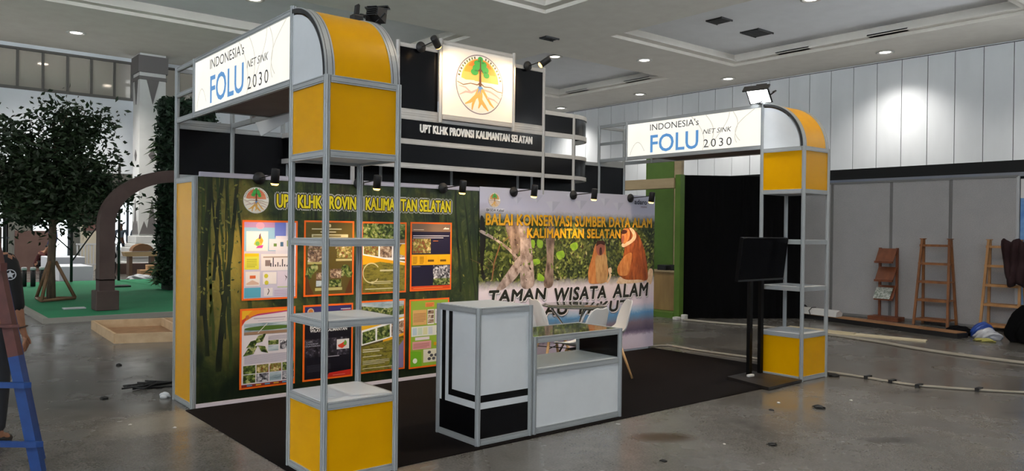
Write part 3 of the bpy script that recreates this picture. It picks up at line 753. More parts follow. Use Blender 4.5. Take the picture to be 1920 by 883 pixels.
# ---- wildlife banner
def mural_mat():
    t = NT('wildlife_print'); c = t.coords(); sx = t.node('ShaderNodeSeparateXYZ'); t.link(c, sx.inputs[0]); z = sx.outputs['Z']; x = sx.outputs['X']
    n = t.noise(c, 11, 9, .75, .5); v = t.voro(c, 34, 'Color'); sc = t.node('ShaderNodeSeparateColor'); t.link(v, sc.inputs[0])
    leaf = t.math('ADD', t.math('MULTIPLY', n, .68), t.math('MULTIPLY', sc.outputs[0], .32))
    jung = t.ramp(leaf, [(.28, '#121a0e'), (.42, '#2b341a'), (.54, '#4c5626'), (.66, '#7c8440'), (.8, '#b5a880')])
    big = t.noise(c, 2.1, 2); jung = t.mix(t.ramp(big, [(.5, 0.0), (.7, .55)]), jung, '#2a3616')
    zz = t.math('ADD', z, t.math('MULTIPLY', t.math('SUBTRACT', n, .5), .12))
    zs = t.math('DIVIDE', zz, 2.1)
    q = lambda h: h/2.1
    pic = t.ramp(zs, [(q(.05), '#cfc3d6'), (q(.2), '#d2c8da'), (q(.235), '#8d7f98'), (q(.27), '#5a5068'), (q(.38), '#7a6a78'), (q(.44), '#6a86a6'), (q(.5), '#5d93c4'), (q(.55), '#a9bfd8'), (q(.63), '#dccfe0'), (q(.86), '#ddd2dc'), (q(1.72), '#c9c4d0'), (q(1.85), '#c2c0d4'), (q(2.05), '#bdbccb')])
    f = t.math('MULTIPLY', t.ramp(zs, [(q(.88), 0.0), (q(1.0), 1.0)]), t.ramp(zs, [(q(1.68), 1.0), (q(1.80), 0.0)]))
    return t.set(t.mix(f, pic, jung), .28)
mu = thing('wildlife_banner', 'wildlife banner with two brown monkeys on the right half of the back wall', 'banner', (3, 2.5, 0))
p = Print((0, 2.486, 0), (1, 0, 0), (0, 0, 1), .0005); p.mb.box(3.06, 6.03, 2.486, 2.494, .03, 2.05, mural_mat())
PATL = flat('#b4b4c6', .3); PATL2 = flat('#c6c6d4', .3)
for a, b, s in ((3.9, 1.95, .1), (4.15, 1.87, .13), (4.45, 1.98, .09), (4.62, 1.9, .12), (5.05, 1.95, .1), (5.3, 1.9, .11), (3.6, 1.92, .08), (5.55, 1.99, .06)):
    p.poly([(a, b-s*.6), (a+s, b+s*.4), (a, b+s*.4)], PATL); p.poly([(a, b-s*.6), (a, b+s*.4), (a-s*.8, b+s*.35)], PATL2)
BARK = mottled('bark_print', '#54423a', '#a08a7c', 16, .3, (1, 1, .5), lo=.3, hi=.7); BARKP = mottled('pale_bark_print', '#6e5a50', '#c4b0a8', 18, .3, (1, 1, .7), lo=.3, hi=.7)
BRKD = flat('#1c1913', .3); LEAF = mottled('leaf_print', '#6f9a22', '#93b53a', 12, .3)
def sm(pts, n=6):   # smooth closed outline
    out = []; L = len(pts)
    for i in range(L):
        a, b, c, d = (Vector(pts[(i+k) % L]) for k in (-1, 0, 1, 2))
        for k in range(n):
            t_ = k/n; out.append(tuple(.5*((2*b)+(c-a)*t_+(2*a-5*b+4*c-d)*t_*t_+(3*b-a-3*c+d)*t_**3)))
    return out
def shape(pts, m, l):
    pts = sm(pts); ar = sum(pts[i-1][0]*pts[i][1]-pts[i][0]*pts[i-1][1] for i in range(len(pts)))
    p.poly(pts if ar > 0 else pts[::-1], m, l)
shape([(3.439, 1.641), (3.617, 1.651), (3.651, 1.383), (3.564, 1.215), (3.512, 1.383), (3.45, 1.55)], BARK, 1)
shape([(3.653, 1.275), (3.656, 1.091), (3.44, .914), (3.305, .897), (3.496, 1.125)], BARKP, 2)
shape([(3.627, 1.644), (3.769, 1.638), (3.824, 1.398), (3.859, 1.148), (3.863, .921), (3.678, .92), (3.653, 1.244), (3.65, 1.46)], BARKP, 3)
shape([(4.043, 1.65), (4.183, 1.65), (4.176, 1.189), (4.17, .918), (4.026, .923), (4.068, 1.239)], BARK, 2)
shape([(3.07, 1.569), (3.144, 1.548), (3.355, 1.444), (3.512, 1.353), (3.613, 1.268), (3.577, 1.258), (3.453, 1.353), (3.278, 1.452), (3.07, 1.54)], BARKP, 4)
shape([(3.068, 1.695), (3.124, 1.681), (3.146, 1.429), (3.113, 1.163), (3.152, 1.044), (3.105, 1.03), (3.074, 1.282)], BRKD, 2)
p.stroke([(3.24, 1.0), (3.27, 1.2), (3.36, 1.42), (3.5, 1.5)], [.02, .02, .015, .008], flat('#7d5a3a', .3), 3)
for L_ in ([(3.917, 1.46), (4.001, 1.444), (3.992, 1.366), (3.918, 1.382)], [(3.847, 1.226), (3.941, 1.233), (3.963, 1.185), (3.879, 1.171)], [(3.944, 1.068), (4.029, 1.018), (4.019, .971), (3.924, .99)], [(3.823, 1.46), (3.875, 1.444), (3.866, 1.366), (3.824, 1.382)], [(4.22, 1.3), (4.33, 1.33), (4.36, 1.26), (4.27, 1.22)], [(4.45, 1.4), (4.56, 1.43), (4.58, 1.36), (4.5, 1.33)]): shape(L_, LEAF, 3)
FUR = mottled('russet_fur_print', '#6e3416', '#a85a28', 26, .3, (1, 1, .25)); FURT = mottled('tan_fur_print', '#a37a4e', '#c29a68', 30, .3, (1, 1, .3)); FURP = mottled('pale_fur_print', '#c9a888', '#dcc4a8', 24, .3)
FURO = mottled('orange_fur_print', '#b06a34', '#cf8c50', 30, .3, (1, 1, .3)); FACE = flat('#9a5a48', .3); FDK = flat('#4a2418', .3)
shape([(5.128, 1.088), (5.185, 1.104), (5.194, 1.018), (5.139, .918), (5.102, .919), (5.15, .994)], FURP, 3)
shape([(4.983, 1.445), (5.044, 1.431), (5.074, 1.377), (5.083, 1.292), (5.11, 1.173), (5.129, 1.054), (5.113, .961), (5.077, .92), (4.814, .912), (4.77, .996), (4.775, 1.096), (4.82, 1.212), (4.85, 1.295), (4.877, 1.378), (4.924, 1.428)], FURO, 4)
shape([(4.907, 1.26), (5.084, 1.267), (5.111, 1.122), (5.102, .936), (4.932, .924), (4.901, 1.093)], FURT, 5)
shape([(4.93, 1.44), (5.04, 1.44), (5.065, 1.36), (5.035, 1.29), (4.987, 1.265), (4.93, 1.28), (4.9, 1.361)], FACE, 6)
shape([(4.93, 1.445), (5.04, 1.445), (5.06, 1.395), (4.98, 1.41), (4.905, 1.385)], FDK, 7)
shape([(4.97, 1.36), (5.0, 1.36), (5.01, 1.29), (4.985, 1.27), (4.962, 1.29)], FDK, 7)
shape([(5.925, 1.07), (5.993, 1.068), (6.005, .996), (5.969, .872), (5.887, .892), (5.894, .981)], FURP, 3)
shape([(5.375, .987), (5.6, .98), (5.873, .94), (5.74, .897), (5.326, .894), (5.313, .946)], FURP, 4)
shape([(5.427, 1.609), (5.517, 1.619), (5.621, 1.594), (5.715, 1.516), (5.797, 1.392), (5.854, 1.249), (5.892, 1.071), (5.887, .928), (5.713, .936), (5.478, .943), (5.375, .979), (5.311, 1.032), (5.309, 1.118), (5.372, 1.169), (5.408, 1.255), (5.432, 1.358), (5.372, 1.428), (5.37, 1.548)], FUR, 5)
shape([(5.434, 1.254), (5.575, 1.288), (5.552, 1.131), (5.502, 1.01), (5.375, .996), (5.311, 1.032), (5.309, 1.118)], FURO, 6)
shape([(5.517, 1.619), (5.595, 1.603), (5.655, 1.524), (5.61, 1.445), (5.419, 1.367), (5.38, 1.41), (5.53, 1.455), (5.59, 1.524)], FURP, 6)
shape([(5.402, 1.601), (5.5, 1.605), (5.53, 1.53), (5.49, 1.45), (5.41, 1.41), (5.375, 1.497)], FURO, 7)
shape([(5.385, 1.59), (5.47, 1.585), (5.46, 1.55), (5.38, 1.54)], FDK, 8); shape([(5.39, 1.52), (5.42, 1.5), (5.405, 1.43), (5.375, 1.43)], FACE, 8)
for k in range(9): p.stroke([(5.6+.02*k, 1.45-.03*k), (5.68+.018*k, 1.36-.05*k), (5.66+.02*k, 1.2-.04*k)], .006, flat('#8a4620', .3), 6)
R = random.Random(17)
GL = [flat(h, .3) for h in ('#2c3a16', '#4a5c20', '#6c8030', '#8a9a48', '#3a2f1c', '#a8a070')]
for _ in range(330):
    a, b = R.uniform(3.1, 5.98), R.uniform(.98, 1.72)
    if 4.75 < a < 5.2 and b < 1.45 or 5.28 < a < 5.95 and b < 1.62: continue
    s_, an = R.uniform(.012, .036), R.uniform(0, 6.28); ca, sa = math.cos(an)*s_, math.sin(an)*s_
    over = 5 if R.random() < .3 else 1
    p.poly([(a-ca, b-sa), (a+sa*.45, b-ca*.45), (a+ca, b+sa), (a-sa*.45, b+ca*.45)], R.choice(GL), over)
for _ in range(26):
    a, b = R.uniform(3.1, 5.9), R.uniform(1.0, 1.5); an = R.uniform(.3, 2.8); L_ = R.uniform(.1, .35)
    p.stroke([(a, b), (a+L_*.5*math.cos(an)+.02, b+L_*.5*math.sin(an)), (a+L_*math.cos(an), b+L_*math.sin(an))], [.009, .007, .003], R.choice((BRKD, flat('#6a543c', .3), flat('#978468', .3))), 1)
p.poly([(4.9, .18), (5.0, .2), (5.2, .22), (5.38, .2), (5.42, .17), (5.2, .15), (4.95, .16)][::-1], flat('#2d2a33', .35), 1)
p.build('vinyl', mu)
p = Print((0, 2.482, 0), (1, 0, 0), (0, 0, 1), .0007)
GOLD = flat('#e3a616', .35); GSH = flat('#4d3a10', .35)
def shadowed(txt, u0, v0, u1, v1, m, ms, bold, off=.006, **k):
    p.btext(txt, u0+off, v0-off, u1+off, v1-off, ms, 1, .0055, **k); p.btext(txt, u0, v0, u1, v1, m, 3, .0055, **k)
shadowed('BALAI KONSERVASI SUMBER DAYA ALAM', 3.145, 1.628, 5.962, 1.752, GOLD, GSH, .024, space=1.07)
shadowed('KALIMANTAN SELATAN', 3.757, 1.486, 5.343, 1.595, GOLD, GSH, .024, space=1.07)
BK = flat('#23241c', .35); GY = flat('#8f8d86', .35); WH = flat('#efeaf0', .35)
def jaunty(txt, u0, v0, u1, v1):
    for mt, l, w, off in ((GY, 1, .013, .014), (WH, 2, .013, .007), (BK, 3, .0085, 0)): p.btext(txt, u0+off, v0-off, u1+off, v1-off, mt, l, w, 10, shear=.12, space=1.12)
p.build('headline', mu); p = Print((0, 2.482, 0), (1, 0, 0), (0, 0, 1), .0007)
jaunty('TAMAN', 3.205, .76, 4.06, .886); jaunty('WISATA', 4.2, .725, 5.087, .876); jaunty('ALAM', 5.221, .72, 5.905, .886)
jaunty('PULAU', 3.55, .56, 4.42, .7); jaunty('BAKUT', 4.62, .545, 5.51, .675)
p.build('place_name', mu); p = Print((0, 2.482, 0), (1, 0, 0), (0, 0, 1), .0007)
p.btext('adaro', 5.615, 1.935, 5.86, 1.995, flat('#3c3c50', .35), 2, .003, 6)
p.text('MINING', 5.74, 1.89, 5.86, 1.91, flat('#7a3a4a', .35), 2)
p.build('sponsor_name', mu); p = Print((0, 2.482, 0), (1, 0, 0), (0, 0, 1), .0007)
p.rect(3.14, 1.77, 3.41, 1.815, flat('#d9d6de', .35), 1); p.btext('BKSDA Kalsel', 3.15, 1.778, 3.4, 1.808, flat('#33333a', .35), 2, .001, 4)
p.build('agency_name', mu)
p = Print((3.265, 2.485, 1.905), (1, 0, 0), (0, 0, 1), .0005)
emblem(p, 0, 0, .085, 1, ring='#b9a8a0', sky=('#c98240', '#cc8a48', '#d09858'), soil='#dcc8b4', blue='#a88868'); p.build('emblem', mu)

# ---- eight posters on the green wall (u, v from 0 to 1 inside the border)
OR = flat('#ef6a1c', .3)
PH = dict(
 jungle=photo('jungle_photo_print', ['#1b2412', '#3f5222', '#6f7f3a', '#b0b07a'], 30, .3, kind='leaf'),
 people=photo('gathering_photo_print', ['#1d1a18', '#54443a', '#8c6e58', '#c8b49a', '#e8e0d2'], 34, .3),
 market=photo('market_photo_print', ['#3a1c16', '#8c3a22', '#6a7a3a', '#d0b070', '#e8e4da'], 36, .3),
 dark=photo('night_photo_print', ['#0a0a0c', '#1b1a1f', '#3a3540', '#8a8690'], 26, .3),
 field=photo('field_photo_print', ['#3d3a16', '#6a6324', '#8c8434', '#59521c'], 18, .3, (1, 1, 3)),
 river=photo('river_photo_print', ['#4a5a62', '#8fa2ac', '#b9c6cc', '#d9dfe2'], 8, .3, (.4, 1, 3)),
 bw=photo('mono_photo_print', ['#15151a', '#4c4a52', '#9a98a0', '#e6e4e8'], 30, .3, kind='leaf'))
C = lambda h: flat(h, .3)
def lines(p, u0, v0, u1, v1, n, m, l=3, seed=0, h=.45):
    r = random.Random(seed); dv = (v1-v0)/n
    for k in range(n): p.rect(u0, v0+k*dv, u0+(u1-u0)*(1 if k else r.uniform(.5, .9)), v0+k*dv+dv*h, m, l)
def poster_base(x0, z0, label, bg, w=.52, h=.72, border=OR):
    p = Print((x0, 2.493, z0), (1, 0, 0), (0, 0, 1), .00035)
    p.mb.box(x0, x0+w, 2.4900, 2.4945, z0, z0+h, border)
    b = .017; q = Print((x0+b, 2.4898, z0+b), (1, 0, 0), (0, 0, 1), .00035, w-2*b, h-2*b); q.mb = p.mb
    q.rect(0, 0, 1, 1, bg, 1)
    return q
def finish(q, label, name='poster'):
    tag(q.mb.build(name), label, 'poster', 'posters on the green wall')
def p1():
    q = poster_base(.415, .912, '', C('#c9c6dd'))
    q.rect(0, .62, .62, 1, C('#8fb8d8'), 2); q.poly([(0, .93), (.6, .93), (.62, 1), (0, 1)], C('#b08ab8'), 3); q.rect(.58, .8, .8, 1, C('#6a78c8'), 3); q.rect(.6, .55, 1, .82, C('#d9d6e6'), 3)
    q.ell(.3, .955, .08, .045, C('#d89ab8'), 4); q.rect(.04, .62, .45, .88, C('#e6e6ec'), 4)
    q.poly([(.25, .68), (.33, .7), (.36, .76), (.33, .8), (.3, .84), (.28, .8), (.22, .77), (.18, .71)], C('#c9c04a'), 5); q.poly([(.22, .66), (.34, .66), (.36, .7), (.26, .69)], C('#c84aa0'), 6); q.poly([(.27, .78), (.31, .78), (.31, .86), (.28, .83)], C('#6a4a6a'), 6); q.ell(.25, .72, .04, .03, C('#7ab05a'), 6, 10); q.ell(.32, .75, .035, .03, C('#d8a03a'), 6, 10)
    q.rect(.47, .63, .96, .78, C('#dedcea'), 4)
    for k, c in enumerate(('#6a8a4a', '#4a6a8a', '#8aa04a')): q.rect(.56+.13*k, .68, .62+.13*k, .68+.04+.02*k, C(c), 5)
    q.rect(.01, .38, .28, .58, C('#d9d64a'), 4); q.rect(.01, .55, .28, .59, C('#e8c21c'), 5); lines(q, .05, .41, .24, .53, 5, C('#a8a83a'), 5)
    q.rect(.32, .36, .98, .58, C('#e8e2e8'), 4); lines(q, .36, .53, .96, .57, 1, C('#a89890'), 5)
    q.rect(.4, .42, .5, .5, C('#8a7a7a'), 5)
    for k, hh in enumerate((.05, .12, .03, .06, .02, .1, .03, .02, .04, .02)): q.rect(.5+.045*k, .41, .52+.045*k, .41+hh, C('#3a3a4a'), 5)
    q.rect(.03, .16, .3, .35, C('#ece6e6'), 4); q.rect(.11, .26, .22, .3, C('#d86a3a'), 5); q.poly([(.05, .2), (.16, .24), (.28, .2), (.28, .18), (.05, .18)], C('#d8b8a8'), 5)
    q.rect(.01, .01, .32, .14, C('#5aa8c4'), 4); q.rect(.36, .18, .62, .34, C('#ece8ec'), 4)
    for a, b in ((.42, .29), (.43, .2)): q.ell(a, b, .04, .03, C('#c8c03a'), 5, 8)
    q.rect(.64, .14, .99, .35, C('#d8cfe4'), 4); q.poly([(.78, .3), (.83, .27), (.79, .21), (.81, .26)], C('#3a3030'), 5); q.rect(.64, .13, .99, .145, C('#b8c89a'), 5)
    q.rect(.38, .02, .55, .13, C('#e4e0e6'), 4); q.stroke([(.45, .04), (.48, .09), (.46, .12)], .008, C('#4a4a4a'), 5); lines(q, .58, .02, .97, .11, 4, C('#b8a8c8'), 4)
    finish(q, 'pale blue and white infographic poster with small map, upper row, leftmost')
def p2():
    q = poster_base(1.0, .92, '', C('#5d4f1f'))
    q.ell(.5, .955, .03, .025, C('#d9c89a'), 3, 10); lines(q, .12, .9, .88, .935, 1, C('#c9bf9a'), 3); lines(q, .3, .86, .7, .885, 1, C('#c9bf9a'), 3, h=.6)
    q.rect(.12, .79, .9, .835, C('#cfc39a'), 3); lines(q, .15, .8, .86, .826, 1, C('#7a6a3a'), 4, h=.7)
    q.rect(.05, .63, .4, .77, PH['people'], 3); q.rect(.62, .63, .97, .77, PH['people'], 3); q.rect(.04, .45, .42, .62, PH['people'], 3); q.rect(.66, .5, .99, .66, PH['market'], 3)
    q.rect(.04, .42, .42, .45, C('#b0a868'), 3); q.rect(.64, .46, .99, .49, C('#c0b480'), 3)
    for a, b, r in ((.1, .33, .09), (.18, .37, .08), (.06, .26, .07), (.85, .34, .1), (.93, .28, .08), (.78, .28, .06)): q.ell(a, b, r, r*.7, PH['jungle'], 3, 14)
    q.poly([(0, 0), (.18, 0), (.1, .1), (.04, .25), (0, .28)], C('#5a3616'), 3); q.poly([(1, 0), (1, .25), (.95, .2), (.88, .08), (.84, 0)], C('#5a3616'), 3)
    q.rect(.22, .2, .48, .3, PH['people'], 4); q.rect(.52, .22, .76, .35, PH['people'], 4); q.rect(.22, .11, .46, .19, PH['river'], 4); q.rect(.5, .1, .76, .2, PH['jungle'], 4)
    q.rect(.2, .05, .78, .09, C('#b8b070'), 4)
    finish(q, 'brown poster with tree motif and meeting photos, upper row, second from left')
def p3():
    q = poster_base(1.6, .918, '', C('#6b5a24'))
    q.rect(0, .72, 1, 1, PH['jungle'], 2); q.rect(0, .71, 1, .77, C('#8a6a50'), 3); lines(q, .02, .735, .85, .76, 1, C('#d9cfc0'), 4)
    q.rect(0, .47, 1, .71, WHITE, 3); q.rect(.02, .5, .36, .7, PH['market'], 4); q.rect(.4, .5, .68, .7, PH['people'], 4); q.rect(.72, .5, 1, .7, PH['people'], 4)
    q.poly([(0, .36), (1, .26), (1, .44), (0, .56)], WHITE, 5); q.poly([(0, .3), (1, .24), (1, .42), (0, .54)], C('#e8a818'), 6); q.poly([(.8, .56), (1, .52), (1, .7), (.92, .7)], C('#e8b020'), 6)
    q.poly([(0, 0), (1, 0), (1, .38), (.4, .44), (0, .4)], PH['field'], 7); q.ring(.2, .28, .2, .15, .018, C('#d8cc9a'), 8, t0=.6, t1=5.6)
    lines(q, .4, .3, .9, .34, 1, C('#cfc8a0'), 8, h=.6); lines(q, .2, .12, .75, .17, 2, C('#cfc8a0'), 8); lines(q, .06, .04, .95, .07, 1, C('#cfc8a0'), 8)
    finish(q, 'olive poster with slanted white photo band and ring, upper row, third from left')
def p4():
    q = poster_base(2.168, .923, '', C('#1d1830'))
    q.rect(0, .88, 1, 1, C('#7a6250'), 2); q.poly([(.8, .92), (.88, .96), (.86, .94), (.96, .94), (.96, .92)], C('#e8d8d0'), 3); lines(q, .04, .905, .35, .925, 1, C('#d8c8b8'), 3)
    lines(q, .03, .78, .96, .84, 2, C('#a8a4b0'), 3); q.rect(.02, .55, .48, .77, PH['market'], 3); lines(q, .54, .735, .7, .75, 1, C('#d87a3a'), 3)
    q.rect(0, .37, 1, .53, C('#e3a812'), 3)
    for a in (.03, .2): lines(q, a, .39, a+.11, .51, 5, C('#8a6410'), 4)
    for a in (.36, .68): q.rect(a, .39, a+.006, .51, C('#b08010'), 4); lines(q, a+.05, .42, a+.24, .46, 1, C('#6a4a10'), 4, h=.8)
    lines(q, .03, .345, .26, .36, 1, C('#8a8490'), 3); q.rect(.55, .06, 1, .36, PH['bw'], 3); q.rect(.55, .06, 1, .16, PH['jungle'], 4); q.rect(0, 0, 1, .05, C('#d8481c'), 3)
    lines(q, .05, .015, .95, .03, 1, C('#f0a050'), 4)
    finish(q, 'dark navy poster with yellow band across it, upper row, rightmost')
def p5():
    q = poster_base(.402, .118, '', C('#e3dadf'))
    q.poly([(0, .84), (.3, .95), (1, .985), (1, 1), (0, 1)], C('#e8921c'), 2); q.poly([(.1, .9), (.3, .95), (1, .985), (1, .97), (.3, .93)], C('#b83a6a'), 3); q.poly([(.0, .86), (.16, .98), (.2, 1), (.0, 1)], C('#e8b428'), 3); q.poly([(0, .8), (.0, .88), (.12, .93)], C('#c8402a'), 4)
    q.ell(.1, .915, .035, .028, C('#c86a3a'), 5, 12); lines(q, .22, .885, .95, .915, 1, C('#b8a8b4'), 4); lines(q, .3, .855, .9, .87, 1, C('#c4b6c0'), 4)
    q.rect(.04, .68, 1, .83, PH['river'], 4); q.ell(.5, .76, .46, .03, C('#4d6a2a'), 5, 18); q.rect(.04, .68, 1, .72, C('#9a7a62'), 5); q.stroke([(.3, .7), (.48, .82)], .006, C('#d8d4cc'), 6)
    for a, b, r1, r2, s in ((.2, .565, .12, .055, 1), (.34, .625, .12, .065, 1), (.16, .47, .14, .065, 1), (.4, .48, .1, .055, -1)):
        q.poly([(a-r1, b-r2*s), (a-r1*.3, b+r2*.9*s*.6), (a+r1, b+r2*s), (a+r1*.4, b-r2*.7*s)][::(-1 if s > 0 else 1)], PH['jungle'], 5)
    lines(q, .5, .6, .98, .66, 5, C('#b9adb8'), 4)
    for k, (a, b, w_, h_) in enumerate(((.5, .53, .2, .06), (.5, .45, .2, .07), (.73, .46, .2, .12), (.94, .45, .06, .13))): q.rect(a, b, a+w_, b+h_, (PH['jungle'], PH['river'], PH['bw'], PH['jungle'])[k], 5)
    lines(q, .05, .3, .97, .42, 9, C('#b4a9b6'), 4)
    for k in range(4): q.rect(.03+.25*k, .17, .26+.25*k, .28, (PH['jungle'], PH['market'], PH['market'], PH['jungle'])[k], 5)
    for k in range(4): q.rect(.03+.25*k, .05, .26+.25*k, .16, (PH['jungle'], PH['bw'], PH['river'], PH['bw'])[k], 5)
    q.rect(.0, .0, 1, .035, C('#7a2420'), 5)
    for k in range(5): q.rect(.1+.17*k, .01, .2+.17*k, .025, C('#d8a83a' if k % 2 else '#5a9ac0'), 6)
    finish(q, 'white poster with river scene and leaf shaped photos, lower row, leftmost')
def p6():
    q = poster_base(.998, .12, '', C('#15131c'))
    q.poly([(0, .8), (1, .86), (1, 1), (0, 1)], C('#38346a'), 2); q.ell(.12, .93, .07, .05, C('#c8c0b8'), 3, 18); q.ell(.12, .935, .05, .035, C('#c87a3a'), 4, 14); q.rect(.76, .94, .98, .955, C('#c8c4d0'), 3); q.rect(.8, .91, .98, .935, C('#a83038'), 3)
    q.rect(0, .3, .95, .55, PH['dark'], 2)
    q.text('BALAI GAKKUM', .11, .69, .9, .745, WHITE, 5, bold=.02); q.text('WILAYAH KALIMANTAN', .11, .645, .9, .685, WHITE, 5, bold=.02)
    q.text('CARI', .03, .505, .16, .525, C('#9a98a4'), 5, bold=.02); q.text('TANGKAP', .03, .475, .28, .495, C('#9a98a4'), 5, bold=.02); q.text('TUNTASKAN', .03, .445, .32, .465, C('#9a98a4'), 5, bold=.02)
    q.rect(.68, .38, .95, .52, C('#e0dcdc'), 5); q.poly([(.7, .44), (.78, .46), (.86, .49), (.9, .44), (.8, .39), (.72, .41)], C('#d8442a'), 6); q.poly([(.82, .44), (.86, .51), (.9, .47), (.88, .43)], C('#6aa03a'), 7)
    lines(q, .4, .285, .8, .31, 1, C('#a8a4b0'), 5); lines(q, .05, .1, .55, .2, 5, C('#3a3844'), 4); q.poly([(.45, 0), (1, 0), (1, .08), (.52, .06)], C('#c0281e'), 4); lines(q, .6, .02, .92, .035, 1, C('#e08a7a'), 5)
    finish(q, 'black poster headed BALAI GAKKUM WILAYAH KALIMANTAN, lower row, second from left')
def p7():
    q = poster_base(1.595, .13, '', C('#5a4f28'))
    q.rect(0, .9, 1, 1, PH['river'], 2); q.poly([(0, .72), (1, .74), (1, .93), (.6, .9), (0, .95)], PH['jungle'], 3); q.poly([(0, .66), (1, .74), (1, .8), (0, .74)], C('#cfd4d8'), 4)
    q.poly([(0, .56), (1, .72), (1, .76), (0, .68)], C('#e8b020'), 5); q.poly([(0, .38), (1, .5), (1, .74), (0, .6)], WHITE, 6)
    for k in range(3): a = .02+.34*k; q.poly([(a, .4+.12*a), (a+.3, .4+.12*(a+.3)), (a+.3, .57+.14*(a+.3)), (a, .57+.14*a)], (PH['jungle'], PH['jungle'], PH['people'])[k], 7)
    q.poly([(.5, .4), (1, .48), (1, .52), (.5, .44)], C('#e8a41c'), 7); q.poly([(0, 0), (1, 0), (1, .46), (0, .36)], PH['field'], 8); q.poly([(.7, 0), (1, 0), (1, .42), (.78, .25)], C('#7a7296'), 9); q.poly([(.64, .05), (.8, .05), (.85, .3), (.72, .22)], PH['jungle'], 10)
    lines(q, .03, .28, .5, .34, 2, C('#d0c8a8'), 11, h=.5); lines(q, .03, .21, .55, .235, 1, C('#d0c8a8'), 11); lines(q, .03, .1, .65, .17, 3, C('#c0b898'), 11); lines(q, .03, .04, .9, .06, 1, C('#d0c8a8'), 11)
    finish(q, 'olive poster with tilted strip of three forest photos, lower row, third from left')
def p8():
    q = poster_base(2.165, .118, '', C('#8fae3a'), w=.5)
    q.rect(.38, .9, .62, .97, C('#e08a4a'), 3); lines(q, .4, .91, .6, .96, 2, C('#c85a2a'), 4); q.rect(.05, .63, .42, .86, C('#d8a868'), 3); lines(q, .07, .68, .4, .82, 6, C('#a87a4a'), 4); q.rect(.44, .63, .62, .86, C('#e8e2d8'), 3)
    for k in range(3): q.rect(.45, .65+.07*k, .61, .705+.07*k, PH['people'], 4)
    q.rect(.64, .64, .97, .86, C('#d8d2dc'), 3); lines(q, .67, .67, .95, .84, 8, C('#a89ab0'), 4); q.rect(.02, .46, .98, .61, C('#dfe0d6'), 3)
    for k in range(4): q.rect(.05+.14*k, .48, .16+.14*k, .59, C(('#b8ccd8', '#c8d8c0', '#d8d8a8', '#c8d0d8')[k]), 4)
    q.poly([(.68, .5), (.76, .48), (.84, .52), (.8, .58), (.72, .59)], C('#e0d41c'), 5); q.rect(.05, .26, .55, .38, C('#d89a9a'), 3); lines(q, .07, .28, .5, .36, 4, C('#b06a6a'), 4); q.rect(.12, .4, .5, .445, C('#e4d8dc'), 3)
    q.rect(.34, .05, .96, .25, C('#dcd8c4'), 3)
    for k in range(7): q.ell(.5+.12*(k % 3)+.06*(k//3 == 1), .1+.05*(k//3), .05, .026, C('#4a4a50'), 4, 6)
    q.rect(.62, .3, .76, .35, C('#d8a01c'), 4); q.rect(.82, .1, .98, .28, PH['river'], 5); q.ell(.12, .09, .06, .04, C('#e8f0dc'), 4, 12)
    q.poly([(0, 0), (.3, 0), (.28, .22), (0, .24)], C('#6fae28'), 2)
    finish(q, 'lime green and white poster with orange title box, lower row, rightmost')
for f in (p1, p2, p3, p4, p5, p6, p7, p8): f()
# ================================================================ FURNITURE ON THE STAND
def counter():
    t = thing('cabinet_counter', 'white one metre cabinet counter with black corner stripes in front of the posters', 'counter', (1.25, .1, 0))
    x0, x1, y0, y1 = 1.25, 1.745, .1, .6
    for a in (x0, x1):
        for b in (y0, y1): m = MB(); post(m, a, b, .0065, 1.0); m.build('post', ALU, t)
    frame_box(t, x0, x1, y0, y1, (.0525, 1.0))
    m = MB(); m.box(x0+.008, x1-.008, y0+.008, y1-.008, .99, 1.004); m.build('top', WHT, t)
    for nm, b in (('front_panel', (x0+.02, x1-.02, y0-.003, y0+.003)), ('rear_panel', (x0+.02, x1-.02, y1-.003, y1+.003)), ('side_panel', (x0-.003, x0+.003, y0+.02, y1-.02)), ('side_panel', (x1-.003, x1+.003, y0+.02, y1-.02))):
        m = MB(); m.box(*b, .05, .955); pn = m.build(nm, WHT, t)
        if nm == 'front_panel':
            p = Print((0, y0-.003, 0), (1, 0, 0), (0, 0, 1), .0006)
            p.rect(x0+.02, .05, x1-.02, .268, BLK); p.rect(x0+.02, .316, x1-.02, .368, BLK); p.build('black_stripe', pn)
        elif b[0] < x0:
            p = Print((x0-.003, y1, 0), (0, -1, 0), (0, 0, 1), .0006); Y = lambda y: y1-y
            p.rect(Y(.58), .05, Y(.12), .27, BLK); p.rect(Y(.555), .27, Y(.507), .955, BLK)
            p.rect(Y(.465), .32, Y(.12), .368, BLK); p.rect(Y(.465), .368, Y(.418), .955, BLK); p.build('black_stripe', pn)
counter()
def showcase():
    t = thing('glass_showcase', 'low white showcase with glass top joined to the right of the cabinet counter', 'display case', (1.78, .1, 0))
    x0, x1, y0, y1 = 1.79, 2.75, .1, .6
    for a in (x0, x1):
        for b in (y0, y1): m = MB(); post(m, a, b, .0065, .752); m.build('post', ALU, t)
    frame_box(t, x0, x1, y0, y1, (.0565, .505, .752), .048)
    m = MB(); m.box(x0+.008, x1-.008, y0+.008, y1-.008, .5, .508); m.build('shelf', WHT, t)
    for nm, b in (('front_panel', (x0+.02, x1-.02, y0-.003, y0+.003)), ('rear_panel', (x0+.02, x1-.02, y1-.003, y1+.003)), ('side_panel', (x1-.003, x1+.003, y0+.02, y1-.02))):
        m = MB(); m.box(*b, .055, .457); m.build(nm, WHT, t)
    m = MB(); m.box(x1-.003, x1+.003, y0+.02, y1-.02, .505, .704); m.build('black_side_panel', BLK, t)
    G = NT('clear_glass'); G.set('#e8f2ee', .03); G.b.inputs['Transmission Weight'].default_value = 1; G.b.inputs['IOR'].default_value = 1.45
    m = MB(); m.box(x0+.006, x1-.006, y0+.006, y1-.006, .744, .75); m.build('glass_top', G.m, t)
showcase()

